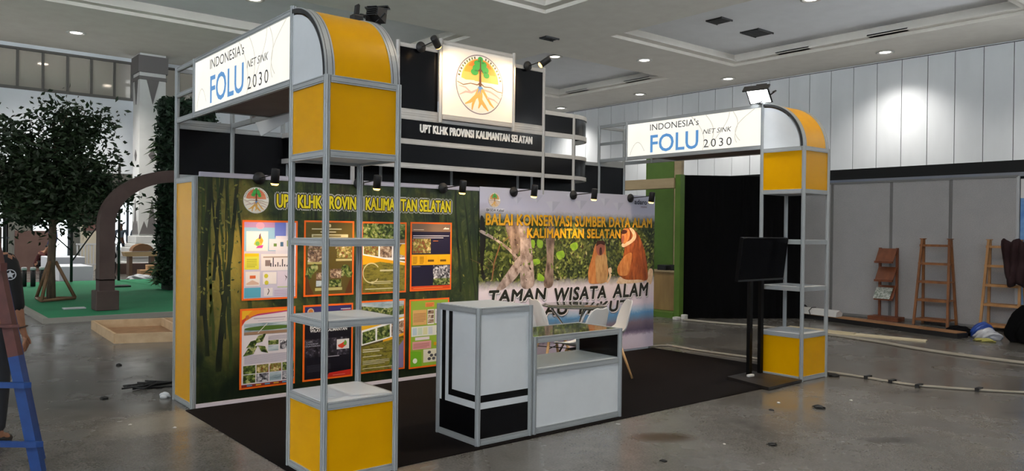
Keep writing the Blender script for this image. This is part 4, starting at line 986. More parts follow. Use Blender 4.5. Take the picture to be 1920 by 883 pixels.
# round glass table and four shell chairs
TX, TY = 4.02, 1.96
t = thing('glass_table', 'small round glass table behind the showcase with thin steel legs', 'table', (TX, TY, 0))
SG = NT('smoked_glass'); SG.set('#7d8480', .05); SG.b.inputs['Transmission Weight'].default_value = .75; SG.b.inputs['IOR'].default_value = 1.45
m = MB(); m.lathe([(.0001, .718), (.37, .718), (.375, .722), (.375, .728), (.37, .732), (.0001, .732)], n=48); m.xform(Matrix.Translation((TX, TY, 0))); m.build('glass_top', SG.m, t)
for k in range(3):
    a = 2*pi*k/3+.3; m = MB(); c, s = math.cos(a), math.sin(a)
    m.tube([(TX+.27*c, TY+.27*s, .709), (TX+.05*c, TY+.05*s, .4), (TX+.28*math.cos(a+.3), TY+.28*math.sin(a+.3),   .024)], .013, n=10); m.build('leg', CHROME, t)
    m = MB(); m.lathe([(.0001, .699), (.028, .699), (.028, .718), (.0001, .718)]); m.xform(Matrix.Translation((TX+.27*c, TY+.27*s, 0))); m.build('pad', BLKM, t)

def shell_chair(label, x, y, rz, proto=[None]):
    if proto[0]: return dup(proto[0], (x, y, .0115), rz, label)
    t = thing('shell_chair', label, 'chair', (0, 0, 0), 'white shell chairs round the glass table')
    # one-piece moulded shell: rows from front lip to top of back, facing +y
    rows = [(.20, .435, .19, .0), (.17, .445, .205, .008), (.08, .43, .215, .02), (-.03, .42, .215, .028), (-.12, .428, .21, .04), (-.175, .47, .205, .05), (-.205, .54, .2, .05), (-.225, .62, .192, .042), (-.24, .70, .18, .03), (-.25, .765, .16, .018), (-.256, .80, .12, .008), (-.258, .812, .07, .0)]
    n = 13; m = MB(); vs = []; fs = []
    for yy, zz, hw, dish in rows:
        for k in range(n):
            u = -1+2*k/(n-1); e = abs(u)**2.4
            # side edges rise from the seat and wrap forward along the back
            back = min(1, max(0, (zz-.43)/.15)); vs.append((hw*u*(1-.02*e), yy+dish*1.3*e*back, zz+dish*1.6*e*(1-back)+.01*e))
    for r in range(len(rows)-1):
        for k in range(n-1): a = r*n+k; fs.append((a, a+1, a+n+1, a+n))
    m.add(vs, fs, None, True); o = m.build('seat_shell', flat('#e6e3e0', .38), t, world=False)
    sd = o.modifiers.new('thickness', 'SOLIDIFY'); sd.thickness = .012; sd.offset = 0
    ss = o.modifiers.new('smooth', 'SUBSURF'); ss.levels = 1; ss.render_levels = 1
    WOOD = mottled('beech', '#b98f5e', '#cfa877', 18, .5, (1, 1, .15))
    for sx in (-1, 1):
        for sy in (-1, 1):
            m = MB(); m.tube([(sx*.10, sy*.09-.01, .395), (sx*.225, sy*.215-.01, .0)], [.017, .011], n=10); m.build('leg', WOOD, t, world=False)
    m = MB()
    for a, b in (((-.14, -.14), (.14, .13)), ((.14, -.14), (-.14, .13))): m.tube([(a[0], a[1], .28), (b[0], b[1], .28)], .005, n=8)
    m.box(-.11, .11, -.1, .09, .388, .4); m.build('steel_brace', BLKM, t, world=False)
    proto[0] = t; t.location = (x, y, .0115); t.rotation_euler = (0, 0, rz); return t
face = lambda dx, dy: math.atan2(-dx, dy)
shell_chair('white shell chair left of the glass table, side on, lit by the spotlights', 3.65, 1.90, face(.9, -.25))
shell_chair('white shell chair right of the glass table, back turned to the right', 4.02, 1.45, face(-.8, .5))
shell_chair('shell chair behind the showcase right end with its grey back in shade', 3.27, 1.10, face(-.15, 1))
shell_chair('shell chair mostly hidden behind the cabinet counter, curved side showing', 2.80, 1.46, face(.7, .6))

# screen on a twin-pole stand
t = thing('screen_stand', 'black flat base and twin poles holding the screen beside the right tower', 'screen stand', (5.15, .3, 0))
BS = flat('#0c0b0b', .5, 0, .15)
m = MB(); B0 = [(4.76, -.06), (5.42, -.04), (5.44, .56), (4.92, .54)]
m.prism([(x, y, .0065) for x, y in B0], (0, 0, .0285)); m.build('base', mottled('black_base_board', '#15110f', '#221b17', 20, .5), t)
for x, y in ((5.21, .46), (5.405, .45)):
    m = MB(); m.box(x-.025, x+.025, y-.02, y+.02, .035, 1.32); m.build('pole', BS, t)
m = MB(); m.box(5.19, 5.43, .40, .44, 1.1, 1.16); m.box(5.19, 5.43, .40, .44, 1.28, 1.34); m.box(5.2, 5.25, .27, .40, 1.12, 1.32); m.build('bracket', BS, t)
m = MB(); m.box(5.07, 5.16, .36, .40, .035, .06, bev=.005); m.build('plug_block', flat('#d8d8d8', .5), t)
t = thing('flat_screen', 'black flat screen switched off, tilted forward on its stand by the right tower', 'television', (5.02, .2, 1.3))
M = Matrix.Translation((5.02, .19, 1.3)) @ Matrix.Rotation(-math.radians(-7), 4, 'X')
m = MB(); m.box(-.42, .42, -.015, .025, -.225, .225, bev=.004); m.box(-.25, .25, .025, .055, -.16, .1, bev=.004); m.xform(M); m.build('housing', flat('#09090b', .5, 0, .08), t)
m = MB(); m.box(-.408, .408, -.0165, -.0155, -.205, .213); m.xform(M); m.build('screen', flat('#060609', .25, 0, .04), t)
m = MB(); m.box(-.42, .42, -.018, -.0152, -.225, -.207); m.xform(M); m.build('lower_bezel', flat('#131316', .3), t)
# ================================================================ RIGHT SIDE OF THE HALL
FELT = NT('grey_felt_panel'); _n = FELT.noise(FELT.coords(), 90, 3, .7); _n2 = FELT.noise(FELT.coords(), 1.6, 4, .6)
FELT.set(FELT.mix(.4, FELT.ramp(_n, [(.35, '#9a999b'), (.65, '#b9b7b8')]), FELT.ramp(_n2, [(.3, '#a09fa0'), (.7, '#b9b6b6')])), .9, 0, .15)
t = thing('grey_partition', 'long grey felt partition standing behind the wooden racks at right', 'partition wall', (12.5, 2.5, 0))
ys = [.19, 1.22, 2.25, 3.4, 4.5, 5.6]
GRP = flat('#7b7a7a', .5)
for y in ys: m = MB(); post(m, 12.5, y, 0, 2.57, .03); m.build('post', GRP if y > .3 else flat('#c9cacc', .5), t)
for a, b in zip(ys, ys[1:]):
    m = MB(); m.box(12.49, 12.51, a+.02, b-.02, .04, 2.55); m.build('felt_panel', FELT.m, t)
m = MB(); m.box(12.47, 12.53, .19, 5.6, 2.55, 2.585); m.box(12.47, 12.53, .19, 5.6, 0, .04); m.build('rails', GRP, t)
m = MB(); m.box(12.84, 12.9, -3.5, 6.2, 2.63, 2.865); o = m.build('black_fascia', flat('#0c0c0e', .7)); tag(o, 'long black fascia band running above the grey partition', 'fascia')
m = MB(); m.box(12.78, 12.84, -3.5, 6.2, 2.585, 2.655); o = m.build('metal_track', mottled('blue_grey_track', '#5a7aa8', '#8c8e96', .25, .4)); tag(o, 'bluish metal track between grey partition and black fascia', 'rail')
m = MB(); m.box(12.86, 12.9, -3.5, 6.0, 0, 2.63); tag(m.build('shaded_gap_board', flat('#2a2a2d', .8)), 'dark board added as the shade in the gap above the grey partition', 'board')  # dark sheet stands in for the shade in the gap
# poster and white header beyond the end of the partition
t = thing('blue_poster_panel', 'blue poster panel under a white header at the right picture edge', 'poster panel', (12.5, -.6, 0))
m = MB(); m.box(12.5, 12.53, -1.6, .15, 2.2, 2.52); m.build('white_header', WHITE, t)
m = MB(); m.box(12.5, 12.53, -1.6, .15, 0, 2.2); m.build('blue_print', mottled('blue_print', '#2f6fc0', '#8ab8e6', 2, .35), t)
WD = mottled('stained_wood', '#7a4a28', '#98643a', 9, .5, (1, 1, .2)); WDL = mottled('light_wood', '#a87848', '#bd8e5c', 9, .5, (1, 1, .2)); WDD = mottled('red_brown_wood', '#6b3820', '#824a2c', 9, .5, (1, 1, .2))
# brochure stand
t = thing('brochure_stand', 'narrow brown wooden brochure stand with tilted trays, left of the racks', 'brochure rack', (12.3, 2.2, 0))
for y in (2.07, 2.38): m = MB(); m.box(12.34, 12.38, y-.02, y+.02, .05, 1.33); m.build('upright', WDD, t)
m = MB(); m.box(12.14, 12.42, 1.95, 2.5, 0, .07); m.build('base', WDD, t)
for z, full in ((1.06, 1), (.72, 1), (.38, 0)):
    m = MB(); m.prism([(12.30, 2.06, z), (12.33, 2.06, z+.25), (12.35, 2.06, z+.25), (12.32, 2.06, z)] if False else [(12.16, 2.06, z), (12.33, 2.06, z+.26), (12.345, 2.06, z+.25), (12.175, 2.06, z-.01)], (0, .33, 0)); m.box(12.14, 12.17, 2.06, 2.39, z-.01, z+.03); m.build('tray', WDD, t)
m = MB(); m.prism([(12.13, 2.1, .40), (12.28, 2.1, .60), (12.286, 2.1, .595), (12.136, 2.1, .395)], (0, .3, 0))
tag(m.build('leaflet', photo('leaflet_print', ['#4a5648', '#7d877c', '#b9beb8', '#d6d8d4'], 22, .4)), 'grey leaflets lying in the bottom tray of the brochure stand', 'leaflet')
# A-frame racks
def rack(y0, y1, label, wood):
    t = thing('wooden_rack', label, 'shelf rack', (12.25, (y0+y1)/2, 0), 'folding wooden racks against the grey partition')
    yc = (y0+y1)/2
    for y, s in ((y0, 1), (y1, -1)):
        for xb, xt in ((12.06, 12.24), (12.44, 12.30)):
            m = MB(); w = .019
            b = (xb, y-s*.02); tp = (xt, y+s*.035)
            m.add([(b[0]-w, b[1]-w, 0), (b[0]+w, b[1]-w, 0), (b[0]+w, b[1]+w, 0), (b[0]-w, b[1]+w, 0), (tp[0]-w, tp[1]-w, 1.5), (tp[0]+w, tp[1]-w, 1.5), (tp[0]+w, tp[1]+w, 1.5), (tp[0]-w, tp[1]+w, 1.5)], [(3, 2, 1, 0), (4, 5, 6, 7), (0, 1, 5, 4), (1, 2, 6, 5), (2, 3, 7, 6), (3, 0, 4, 7)])
            m.build('leg', wood, t)
        m = MB(); m.box(12.2, 12.34, y+s*.035-.03, y+s*.035+.03, 1.5, 1.515); m.build('cap', wood, t)
    for z in (.1, .44, .76, 1.08, 1.4):
        f = z/1.5; xa, xb = 12.06+.18*f, 12.44-.14*f
        m = MB(); e = .03*f
        for k in range(5): u = xa+(xb-xa)*k/5; m.box(u+.004, u+(xb-xa)/5-.004, y0-.02+e, y1+.02-e, z-.012, z+.008)
        m.box(xa-.01, xa+.012, y0-.03+e, y1+.03-e, z-.03, z+.01); m.build('shelf', wood, t)
    return t
rack(1.1, 1.62, 'brown wooden folding rack in the middle of the grey partition, all empty', WD)
rack(.03, .56, 'lighter wooden folding rack at the right picture edge, partly behind dark cloth', WDL)
# dark cloth hanging at the right edge
m = MB(); A = []; n = 16
for r in range(12):
    z = 1.5-.72*r/11
    for k in range(n):
        y = .27-.36*k/(n-1)+.14*(r/11)**2*(-1 if k < 4 else 0); A.append((12.02+.03*math.sin(k*1.3+r*.3)-.03*math.sin(r*.9), y, z+.03*math.sin(k*.8)))
fs = [(r*n+k, r*n+k+1, (r+1)*n+k+1, (r+1)*n+k) for r in range(11) for k in range(n-1)]
m.add(A, fs, None, True); o = m.build('hanging_cloth', flat('#2c1519', .9)); sd = o.modifiers.new('t', 'SOLIDIFY'); sd.thickness = .02
tag(o, 'dark maroon cloth hanging over the right rack at the picture edge', 'cloth')

# floor clutter near the partition
def slab(name, pts, z0, z1, mat, label, cat, group=None):
    m = MB(); a = sum(pts[i-1][0]*pts[i][1]-pts[i][0]*pts[i-1][1] for i in range(len(pts)))
    m.prism([(x, y, z0) for x, y in (pts if a > 0 else pts[::-1])], (0, 0, z1-z0)); return tag(m.build(name, mat), label, cat, group)
t = thing('plank_platform', 'long low platform, black sided with bare wood top, lying before the grey partition', 'platform', (11.2, 1.8, 0))
P4 = [(11.72, 3.75), (10.88, .33), (10.60, .38), (11.40, 3.78)]
m = MB(); m.prism([(x, y, 0) for x, y in P4][::-1], (0, 0, .075)); m.build('black_frame', flat('#131214', .6), t)
cx, cy = 11.15, 2.06; m = MB(); m.prism([(cx+(x-cx)*.97, cy+(y-cy)*.985, .075) for x, y in P4][::-1], (0, 0, .012)); m.build('wood_top', mottled('raw_plank', '#8a5f3c', '#a87c54', 7, .6, (.3, .3, 1)), t)
slab('board', [(9.45, 2.0), (9.78, .5), (9.95, .55), (9.75, 2.05)], .0, .02, flat('#c9bda0', .7), 'cream board lying on the floor left of the black platform', 'board')
slab('board', [(9.56, 2.6), (9.62, 1.5), (9.74, 1.52), (9.7, 2.62)], .02, .034, flat('#b8ab90', .7), 'narrow beige board lying half under the stack, far end by the right tower', 'board')
m = MB(); m.prism([(11.3, 3.62, .09), (11.52, 3.62, .09), (11.55, 3.62, .15), (11.45, 3.62, .2), (11.33, 3.62, .17)], (-.2, -1.05, 0)); o = m.build('foam_bundle', flat('#d4d3d2', .7)); tag(o, 'white foam bundle tied with a dark strap lying on the platform', 'packaging')
m = MB(); m.tube([(11.18, 3.1, .085), (11.17, 3.12, .16), (11.27, 3.12, .21), (11.39, 3.12, .205), (11.48, 3.1, .16), (11.5, 3.1, .09)], .008); o2 = m.build('strap', flat('#2a2a2c', .6), o)
def bag(name, x, y, r, h, mat, label, seed, sx=1, sy=1, cat='bag'):
    bm = bmesh.new(); bmesh.ops.create_icosphere(bm, subdivisions=4, radius=1); R = random.Random(seed)
    ph = [(R.uniform(2, 7), R.uniform(2, 7), R.uniform(0, 6), R.uniform(.02, .09)) for _ in range(9)]
    for v in bm.verts:
        c = v.co.normalized(); k = 1+sum(a*math.sin(p*c.x*1.4+q*c.y*1.4+s+c.z*q) for p, q, s, a in ph)
        z = (c.z*k+.75)/1.75; v.co = (x+c.x*k*r*sx*(1.1-.35*max(0, z)), y+c.y*k*r*sy*(1.1-.35*max(0, z)), max(.0, z*h))
    m = MB(); m.addbm(bm, None, True); return tag(m.build(name, mat), label, cat)
bag('duffel_bag', 11.16, .56, .17, .14, flat('#0c0c0f', .9, 0, .1), 'low black bag lying left of the blue plastic bag', 1, .8, 1.2)
bag('plastic_bag', 11.12, .22, .14, .23, flat('#2a4a9c', .35), 'crumpled blue plastic bag near the right rack', 2, 1, 1.15)
bag('plastic_bag', 10.9, .07, .13, .16, flat('#c6c8d0', .35), 'crumpled white plastic bag in front of the blue one', 3, .8, 1.3)
bag('backpack', 10.95, -.42, .2, .52, flat('#0a0a0c', .95, 0, .1), 'tall black backpack at the right picture edge', 4, .8, 1.15)
bag('packet', 10.62, .02, .08, .05, flat('#b0a85a', .5), 'small yellowish packet lying beside the white plastic bag', 5, .8, 1.8, 'packet')
bag('dark_sheet', 12.05, 4.1, .3, .22, flat('#1c1d21', .8), 'crumpled dark plastic sheet at the left end of the platform', 6, .8, 1.7, 'sheet')

def cable(name, pts, r, mat, label, strands=1, gap=.03, group=None):
    m = MB(); R = random.Random(len(pts)*7+int(abs(pts[0][0])*100))
    for s in range(strands):
        P_ = []
        for i in range(len(pts)-1):
            a, b, c, d = (Vector((*pts[max(0, min(len(pts)-1, i+k))], 0)) for k in (-1, 0, 1, 2))
            for k in range(5):
                t_ = k/5; q = .5*((2*b)+(c-a)*t_+(2*a-5*b+4*c-d)*t_*t_+(3*b-a-3*c+d)*t_**3)
                P_.append((q.x+(s-.5*(strands-1))*gap+R.uniform(-.006, .006), q.y+R.uniform(-.006, .006), r+.0005))
        P_.append((pts[-1][0]+(s-.5*(strands-1))*gap, pts[-1][1], r+.0005)); m.tube(P_, r, n=8)
    return tag(m.build(name, mat), label, 'cable', group)
CB = flat('#8f897e', .6)
cable('power_cable', [(9.05, 4.3), (9.16, 3.6), (9.36, 3.0), (9.33, 1.93), (9.15, .9), (8.87, .03), (8.8, -1.1), (8.9, -2.4)], .013, CB, 'pale cables crossing the floor behind the right tower to the right edge', 3, .05)
cable('power_cable', [(6.12, 2.55), (6.34, 2.45), (6.30, 2.03), (6.34, 1.5), (6.36, 1.1), (6.2, .6), (6.14, .12)], .011, CB, 'pale cables along the carpet edge from the banner to the right tower', 2, .035)
cable('power_cable', [(6.2, .1), (6.22, -.3), (6.21, -.77), (6.4, -1.2), (6.73, -1.68), (7.2, -2.3), (7.9, -3.0)], .011, CB, 'white cable from the right tower foot across the floor to the right edge', 2, .03)
for (x, y), l in zip(((6.23, -.35), (6.21, -.62), (6.19, -.9), (6.5, -1.35)), ('first black tape wrap on the white cable from the right tower', 'second black tape wrap on the white cable from the right tower', 'third black tape wrap on the white cable, by the dark floor smudge', 'black tape wrap on the white cable nearest the right picture edge')):
    m = MB(); m.box(x-.05, x+.05, y-.02, y+.02, .031, .036, bev=.002); m.box(x-.055, x-.05, y-.02, y+.02, 0, .036); m.box(x+.05, x+.055, y-.02, y+.02, 0, .036); tag(m.build('tape_wrap', flat('#19191b', .6)), l, 'tape', 'tape wraps on the floor cable')

# black drape and green and timber stand behind
t = thing('black_drape', 'tall black fabric drape wall between the green post and the right tower', 'curtain', (10.1, 4.0, 0))
m = MB(); A = Vector((9.29, 4.56, 0)); B = Vector((11.18, 3.24, 0)); d = B-A; nrm = Vector((d.y, -d.x, 0)).normalized(); n = 120; vs = []
for k in range(n+1):
    q = A+d*(k/n)+nrm*.007*math.sin(k*.62+math.sin(k*.21)*2); vs += [(q.x, q.y, 0.0), (q.x, q.y, 2.62)]
m.add(vs, [(2*k, 2*k+2, 2*k+3, 2*k+1) for k in range(n)], None, True); m.build('fabric', flat('#09090b', .95, 0, .1), t)
m = MB(); m.tube([A+Vector((0, 0, 2.6))-nrm*.03, B+Vector((0, 0, 2.6))-nrm*.03], .018); m.build('pole', ALU, t)
GRN = mottled('green_paint', '#4c6a22', '#577728', 2, .5); TIM = mottled('pale_timber', '#a08c6c', '#b09c7a', 5, .6, (1, .3, 1))
t = thing('green_stand', 'neighbouring green and timber stand seen beyond the right end of the banner', 'exhibition stand', (9.6, 6, 0))
m = MB(); m.box(9.14, 9.26, 4.5, 4.62, 0, 2.62); m.build('post', GRN, t)
m = MB(); m.box(9.1, 9.3, 4.62, 8.6, 2.38, 2.56); m.build('beam', TIM, t)
m = MB(); m.box(9.12, 9.3, 4.62, 8.6, 0, .1); m.box(9.3, 11.6, 4.75, 8.6, 0, .06); m.build('plinth', GRN, t)
m = MB(); m.box(10.35, 10.45, 5.62, 6.35, .06, 3.1); m.build('green_panel', GRN, t)
m = MB(); m.box(10.36, 10.44, 5.44, 5.62, .06, 3.1); m.build('timber_panel', TIM, t)
m = MB(); m.box(11.5, 11.6, 4.8, 8.6, .06, 2.3); m.build('rear_panel', flat('#b9bfb4', .6), t)
t = thing('timber_desk', 'small timber desk with grey side inside the green stand', 'desk', (9.95, 5.2, .06))
m = MB(); m.box(9.72, 10.2, 5.0, 5.75, .0615, .8, bev=.006); m.build('body', mottled('desk_veneer', '#8e6f46', '#a58455', 5, .5, (1, 1, .2)), t)
m = MB(); m.box(9.69, 10.23, 4.97, 5.78, .8, .83); m.build('top', TIM, t)
m = MB(); m.box(9.74, 10.18, 4.993, 5.0, .07, .79); m.build('grey_side', flat('#7b7d70', .6), t)
m = MB(); m.box(9.78, 9.95, 5.33, 5.55, .83, .93, bev=.01); m.box(9.85, 9.9, 5.2, 5.3, .83, .94, bev=.01); tag(m.build('desk_phone', flat('#16161a', .4)), 'black device standing on the timber desk', 'device')
m = MB(); m.lathe([(.0001, 0), (.035, 0), (.04, .07), (.036, .07), (.03, .01)]); m.xform(Matrix.Translation((9.8, 5.07, .83))); tag(m.build('cup', flat('#5fc0a4', .4)), 'small mint green cup at the desk corner', 'cup')
t = thing('office_chair', 'white plastic chair with rounded back behind the timber desk', 'chair', (10.5, 5.2, .06))
m = MB(); m.tube([(10.42, 5.0, .45), (10.44, 4.99, .8), (10.45, 5.04, .98), (10.45, 5.18, 1.04), (10.45, 5.32, .98), (10.44, 5.38, .8), (10.42, 5.37, .45)], .022); m.build('back_frame', flat('#c9c4ba', .5), t)
m = MB(); m.box(10.43, 10.45, 5.02, 5.35, .62, .98, bev=.006); m.build('backrest', flat('#d4d0c8', .5), t)
m = MB(); m.box(10.42, 10.85, 4.98, 5.4, .45, .49, bev=.012); m.build('seat', flat('#d4d0c8', .5), t)
for a in (10.45, 10.82):
    for b in (5.01, 5.37): m = MB(); m.tube([(a, b, .45), (a, b, .0615)], .015); m.build('leg', flat('#c9c4ba', .5), t)
m = MB(); m.box(8.98, 9.1, 4.42, 4.52, 0, .05, bev=.008); tag(m.build('power_strip', flat('#d2d0cc', .5)), 'white socket strip lying at the foot of the green post', 'power strip')
m = MB(); m.box(9.12, 9.22, 4.36, 4.44, 0, .09, bev=.008); tag(m.build('adapter', flat('#dad8d4', .5)), 'white plug adapter beside the socket strip', 'adapter')

# ================================================================ LEFT SIDE: GARDEN SET AND LOBBY
TURF = NT('artificial_turf'); _n = TURF.noise(TURF.coords(), 55, 4, .7); TURF.bump(_n, .6, .02)
TURF.set(TURF.mix(.35, TURF.ramp(_n, [(.3, '#0c5c38'), (.7, '#17895a')]), TURF.ramp(TURF.noise(TURF.coords(), .9, 3), [(.3, '#0f6a42'), (.7, '#1c9162')])), .85)
m = MB(); m.box(.06, 6.5, 9.92, 19.3, 0, .07); o = m.build('turf_platform', TURF.m); tag(o, 'bright green artificial turf platform at left carrying the tree and arch', 'turf platform')
m = MB(); m.box(-.03, .06, 9.83, 19.3, 0, .08); m.box(.06, 6.5, 9.83, 9.92, 0, .08); m.build('edging', flat('#8b8880', .7), o)
# small tree
TR = mottled('tree_bark', '#4f4238', '#6e5d4c', 14, .8, (1, 1, .3))
t = thing('indoor_tree', 'tall leafy tree with a braced trunk standing on the green turf', 'tree', (.62, 13.3, .075))
tx, ty = .62, 13.3
m = MB(); m.tube([(tx, ty, .075), (tx-.01, ty, .7), (tx+.02, ty, 1.4), (tx, ty, 2.1), (tx+.08, ty, 2.9), (tx, ty, 3.6)], [.085, .075, .068, .06, .04, .02], n=12); m.build('trunk', TR, t)
R = random.Random(11); m = MB(); ends = []
for k in range(26):
    z0 = R.uniform(1.45, 3.1); a = R.uniform(0, 2*pi); L = R.uniform(.5, 1.15)*(1.15 if z0 < 2.4 else .8); up = R.uniform(.15, .8)
    p0 = Vector((tx+.02, ty, z0)); p2 = p0+Vector((math.cos(a)*L, math.sin(a)*L*.9, up)); p1 = (p0+p2)/2+Vector((0, 0, .12)); m.tube([p0, p1, p2], [.022, .014, .006], n=6); ends += [p1, p2, p2, (p1+p2)/2]
m.build('branches', TR, t)
LEAFT = NT('tree_leaf'); LEAFT.set(LEAFT.ramp(LEAFT.noise(LEAFT.coords(), 3, 2), [(.3, '#14240f'), (.7, '#263c1c')]), .55)
def leaves(m, c, spread, n, size, R, aim=None):
    for _ in range(n):
        p = Vector(c)+Vector((R.gauss(0, spread), R.gauss(0, spread), R.gauss(0, spread*.8)))
        a = Vector((R.uniform(-1, 1), R.uniform(-1, 1), R.uniform(-.9, .4))).normalized(); b = a.cross(Vector((R.uniform(-1, 1), R.uniform(-1, 1), R.uniform(-1, 1)))).normalized(); s = size*R.uniform(.7, 1.3); nn = a.cross(b)*s*.12
        m.add([p-a*s, p-b*s*.45+nn, p+a*s, p+b*s*.45+nn, p-a*s*.1], [(0, 1, 4), (1, 2, 4), (2, 3, 4), (3, 0, 4)])
m = MB()
for e in ends: leaves(m, e, .2, 60, .066, R)
for c, s, n in (((tx+.0, ty, 3.75), .26, 130), ((tx-.75, ty, 3.25), .26, 170), ((tx+.85, ty, 2.75), .26, 170), ((tx+1.2, ty-.1, 2.2), .2, 110), ((tx-.6, ty, 2.1), .38, 420), ((tx+.1, ty, 1.95), .36, 380), ((tx+.45, ty, 3.2), .3, 200), ((tx-.3, ty-.2, 2.7), .42, 420), ((tx+.4, ty, 2.35), .42, 400)): leaves(m, c, s, int(n*1.8), .066, R)
m.build('foliage', LEAFT.m, t)
for k in range(3):
    a = pi/2+2*pi*k/3+.5; m = MB(); m.tube([(tx+.42*math.cos(a), ty+.42*math.sin(a), .112), (tx+.07*math.cos(a), ty+.07*math.sin(a), .85)], .032, n=8); m.build('brace', mottled('brace_timber', '#6a4f36', '#7e6044', 9, .7), t)
m = MB()
for k in range(3):
    a, b = pi/2+2*pi*k/3+.5, pi/2+2*pi*(k+1)/3+.5; m.tube([(tx+.42*math.cos(a), ty+.42*math.sin(a), .107), (tx+.42*math.cos(b), ty+.42*math.sin(b), .107)], .03, n=8)
m.build('brace_base', mottled('brace_timber', '#6a4f36', '#7e6044', 9, .7), t)
# arch
BRN = mottled('arch_paint', '#463632', '#50403b', 3, .75)
t = thing('garden_arch', 'brown rounded arch standing on the green turf, running behind the stand', 'arch', (2.35, 10.9, .075))
m = MB(); N = 28; yy0, yy1 = 10.76, 11.04; prof = []
O_ = [(1.3, a) for a in range(N+1)]
out = [(.96, .6)]+[(2.3-1.34*math.cos(pi*k/N), 1.6+1.02*math.sin(pi*k/N)) for k in range(N+1)]+[(3.64, .6)]
inn = [(1.21, .6)]+[(2.3-1.09*math.cos(pi*k/N), 1.6+.8*math.sin(pi*k/N)) for k in range(N+1)]+[(3.39, .6)]
for k in range(len(out)-1):
    a, b, c, d = out[k], out[k+1], inn[k+1], inn[k]
    m.add([(a[0], yy0, a[1]), (b[0], yy0, b[1]), (c[0], yy0, c[1]), (d[0], yy0, d[1]), (a[0], yy1, a[1]), (b[0], yy1, b[1]), (c[0], yy1, c[1]), (d[0], yy1, d[1])], [(0, 1, 2, 3)[::-1], (4, 5, 6, 7), (0, 4, 5, 1)[::-1], (3, 2, 6, 7)[::-1]])
m.build('arch', BRN, t)
for x0 in (.96, 3.39):
    m = MB(); m.box(x0-.0, x0+.25, yy0, yy1, .42, .62); m.box(x0-.06, x0+.31, yy0-.06, yy1+.06, .075, .42, bev=.012); m.build('plinth', BRN, t)
# living wall
t = thing('living_wall', 'tall vertical garden of dark trailing leaves behind the yellow end panel', 'green wall', (3.65, 15, .075))
m = MB(); m.box(3.25, 4.3, 14.8, 15.4, .075, 4.5); m.build('core', flat('#141d12', .9), t)
R = random.Random(5); m = MB()
for _ in range(5200):
    z = R.uniform(.22, 4.6); side = R.random()
    if side < .45: p = Vector((3.2+R.gauss(0, .05), R.uniform(14.75, 15.45), z))
    elif side < .9: p = Vector((R.uniform(3.2, 4.35), 14.76+R.gauss(0, .05), z))
    else: p = Vector((R.uniform(3.2, 4.35), R.uniform(14.75, 15.4), 4.52+R.gauss(0, .05)))
    leaves(m, p, .03, 1, .085, R)
m.build('foliage', mottled('ivy_leaf', '#16281a', '#26402a', 4, .6), t)
m = MB()
for k in range(46):
    base = Vector((3.15, R.uniform(14.7, 15.3), R.choice([.35, .35, 1.9, 3.3])+R.uniform(-.25, .25))); a = Vector((-R.uniform(.2, .5), R.uniform(-.4, .2), R.uniform(-.1, .35)))
    q = [base, base+a*.5+Vector((0, 0, .06)), base+a-Vector((0, 0, .08))]; w = Vector((0, .03, .02))
    m.add([q[0], q[1]-w, q[2], q[1]+w], [(0, 1, 3), (1, 2, 3)])
m.build('fern_fronds', mottled('fern_leaf', '#2c4a22', '#3f5f2e', 4, .6), t)
# wooden tray frame on the floor
PLY = mottled('raw_ply', '#b79a76', '#c8ac88', 6, .6); PLYD = mottled('ply_floor', '#8a6546', '#a07a56', 6, .6)
t = thing('wooden_tray', 'low empty plywood box frame lying on the floor left of the yellow end panel', 'wooden box', (1.3, 7.9, 0))
m = MB(); fr = [(.38, 6.95), (2.6, 6.2), (2.75, 8.2), (.46, 8.75)]
m.prism([(x, y, 0) for x, y in fr], (0, 0, .012)); m.build('bottom', PLYD, t)
def wall_(a, b, nm):
    m = MB(); A = Vector((*a, 0)); B = Vector((*b, 0)); d = (B-A).normalized(); n_ = Vector((-d.y, d.x, 0))*.018; m.prism([A-n_, B-n_, B+n_, A+n_], (0, 0, .13)); m.build(nm, PLY, t)
for k in range(4): wall_(fr[k], fr[(k+1) % 4], 'side')
wall_((1.25, 6.66), (1.4, 8.52), 'divider')
# three light bollards
for x, y, l in ((.72, 17.65, 'leftmost of three short black bollards with white caps at the back of the turf'), (.9, 17.6, 'middle one of three short black bollards with white caps on the turf'), (1.1, 17.7, 'rightmost of three short black bollards with white caps, by the tree trunk')):
    t = thing('bollard', l, 'bollard', (x, y, .075), 'short bollards at the back of the turf')
    m = MB(); m.lathe([(.055, 0), (.055, .4), (.05, .4)]); m.xform(Matrix.Translation((x, y, .075))); m.build('shaft', BLKM, t)
    m = MB(); m.lathe([(.0001, .47), (.05, .47), (.062, .45), (.062, .4), (.0001, .4)]); m.xform(Matrix.Translation((x, y, .075))); m.build('cap', flat('#c9cacc', .5), t)
m = MB(); m.box(.5, .85, 11.25, 11.45, .075, .095); tag(m.build('white_plate', flat('#c9ccd0', .6)), 'white board lying on the turf at the foot of the arch', 'board')
m = MB(); m.box(2.35, 2.8, 16.3, 16.7, .075, .11, bev=.01); tag(m.build('dark_board', flat('#1f2423', .7)), 'dark board lying on the turf right of the arch foot', 'board')
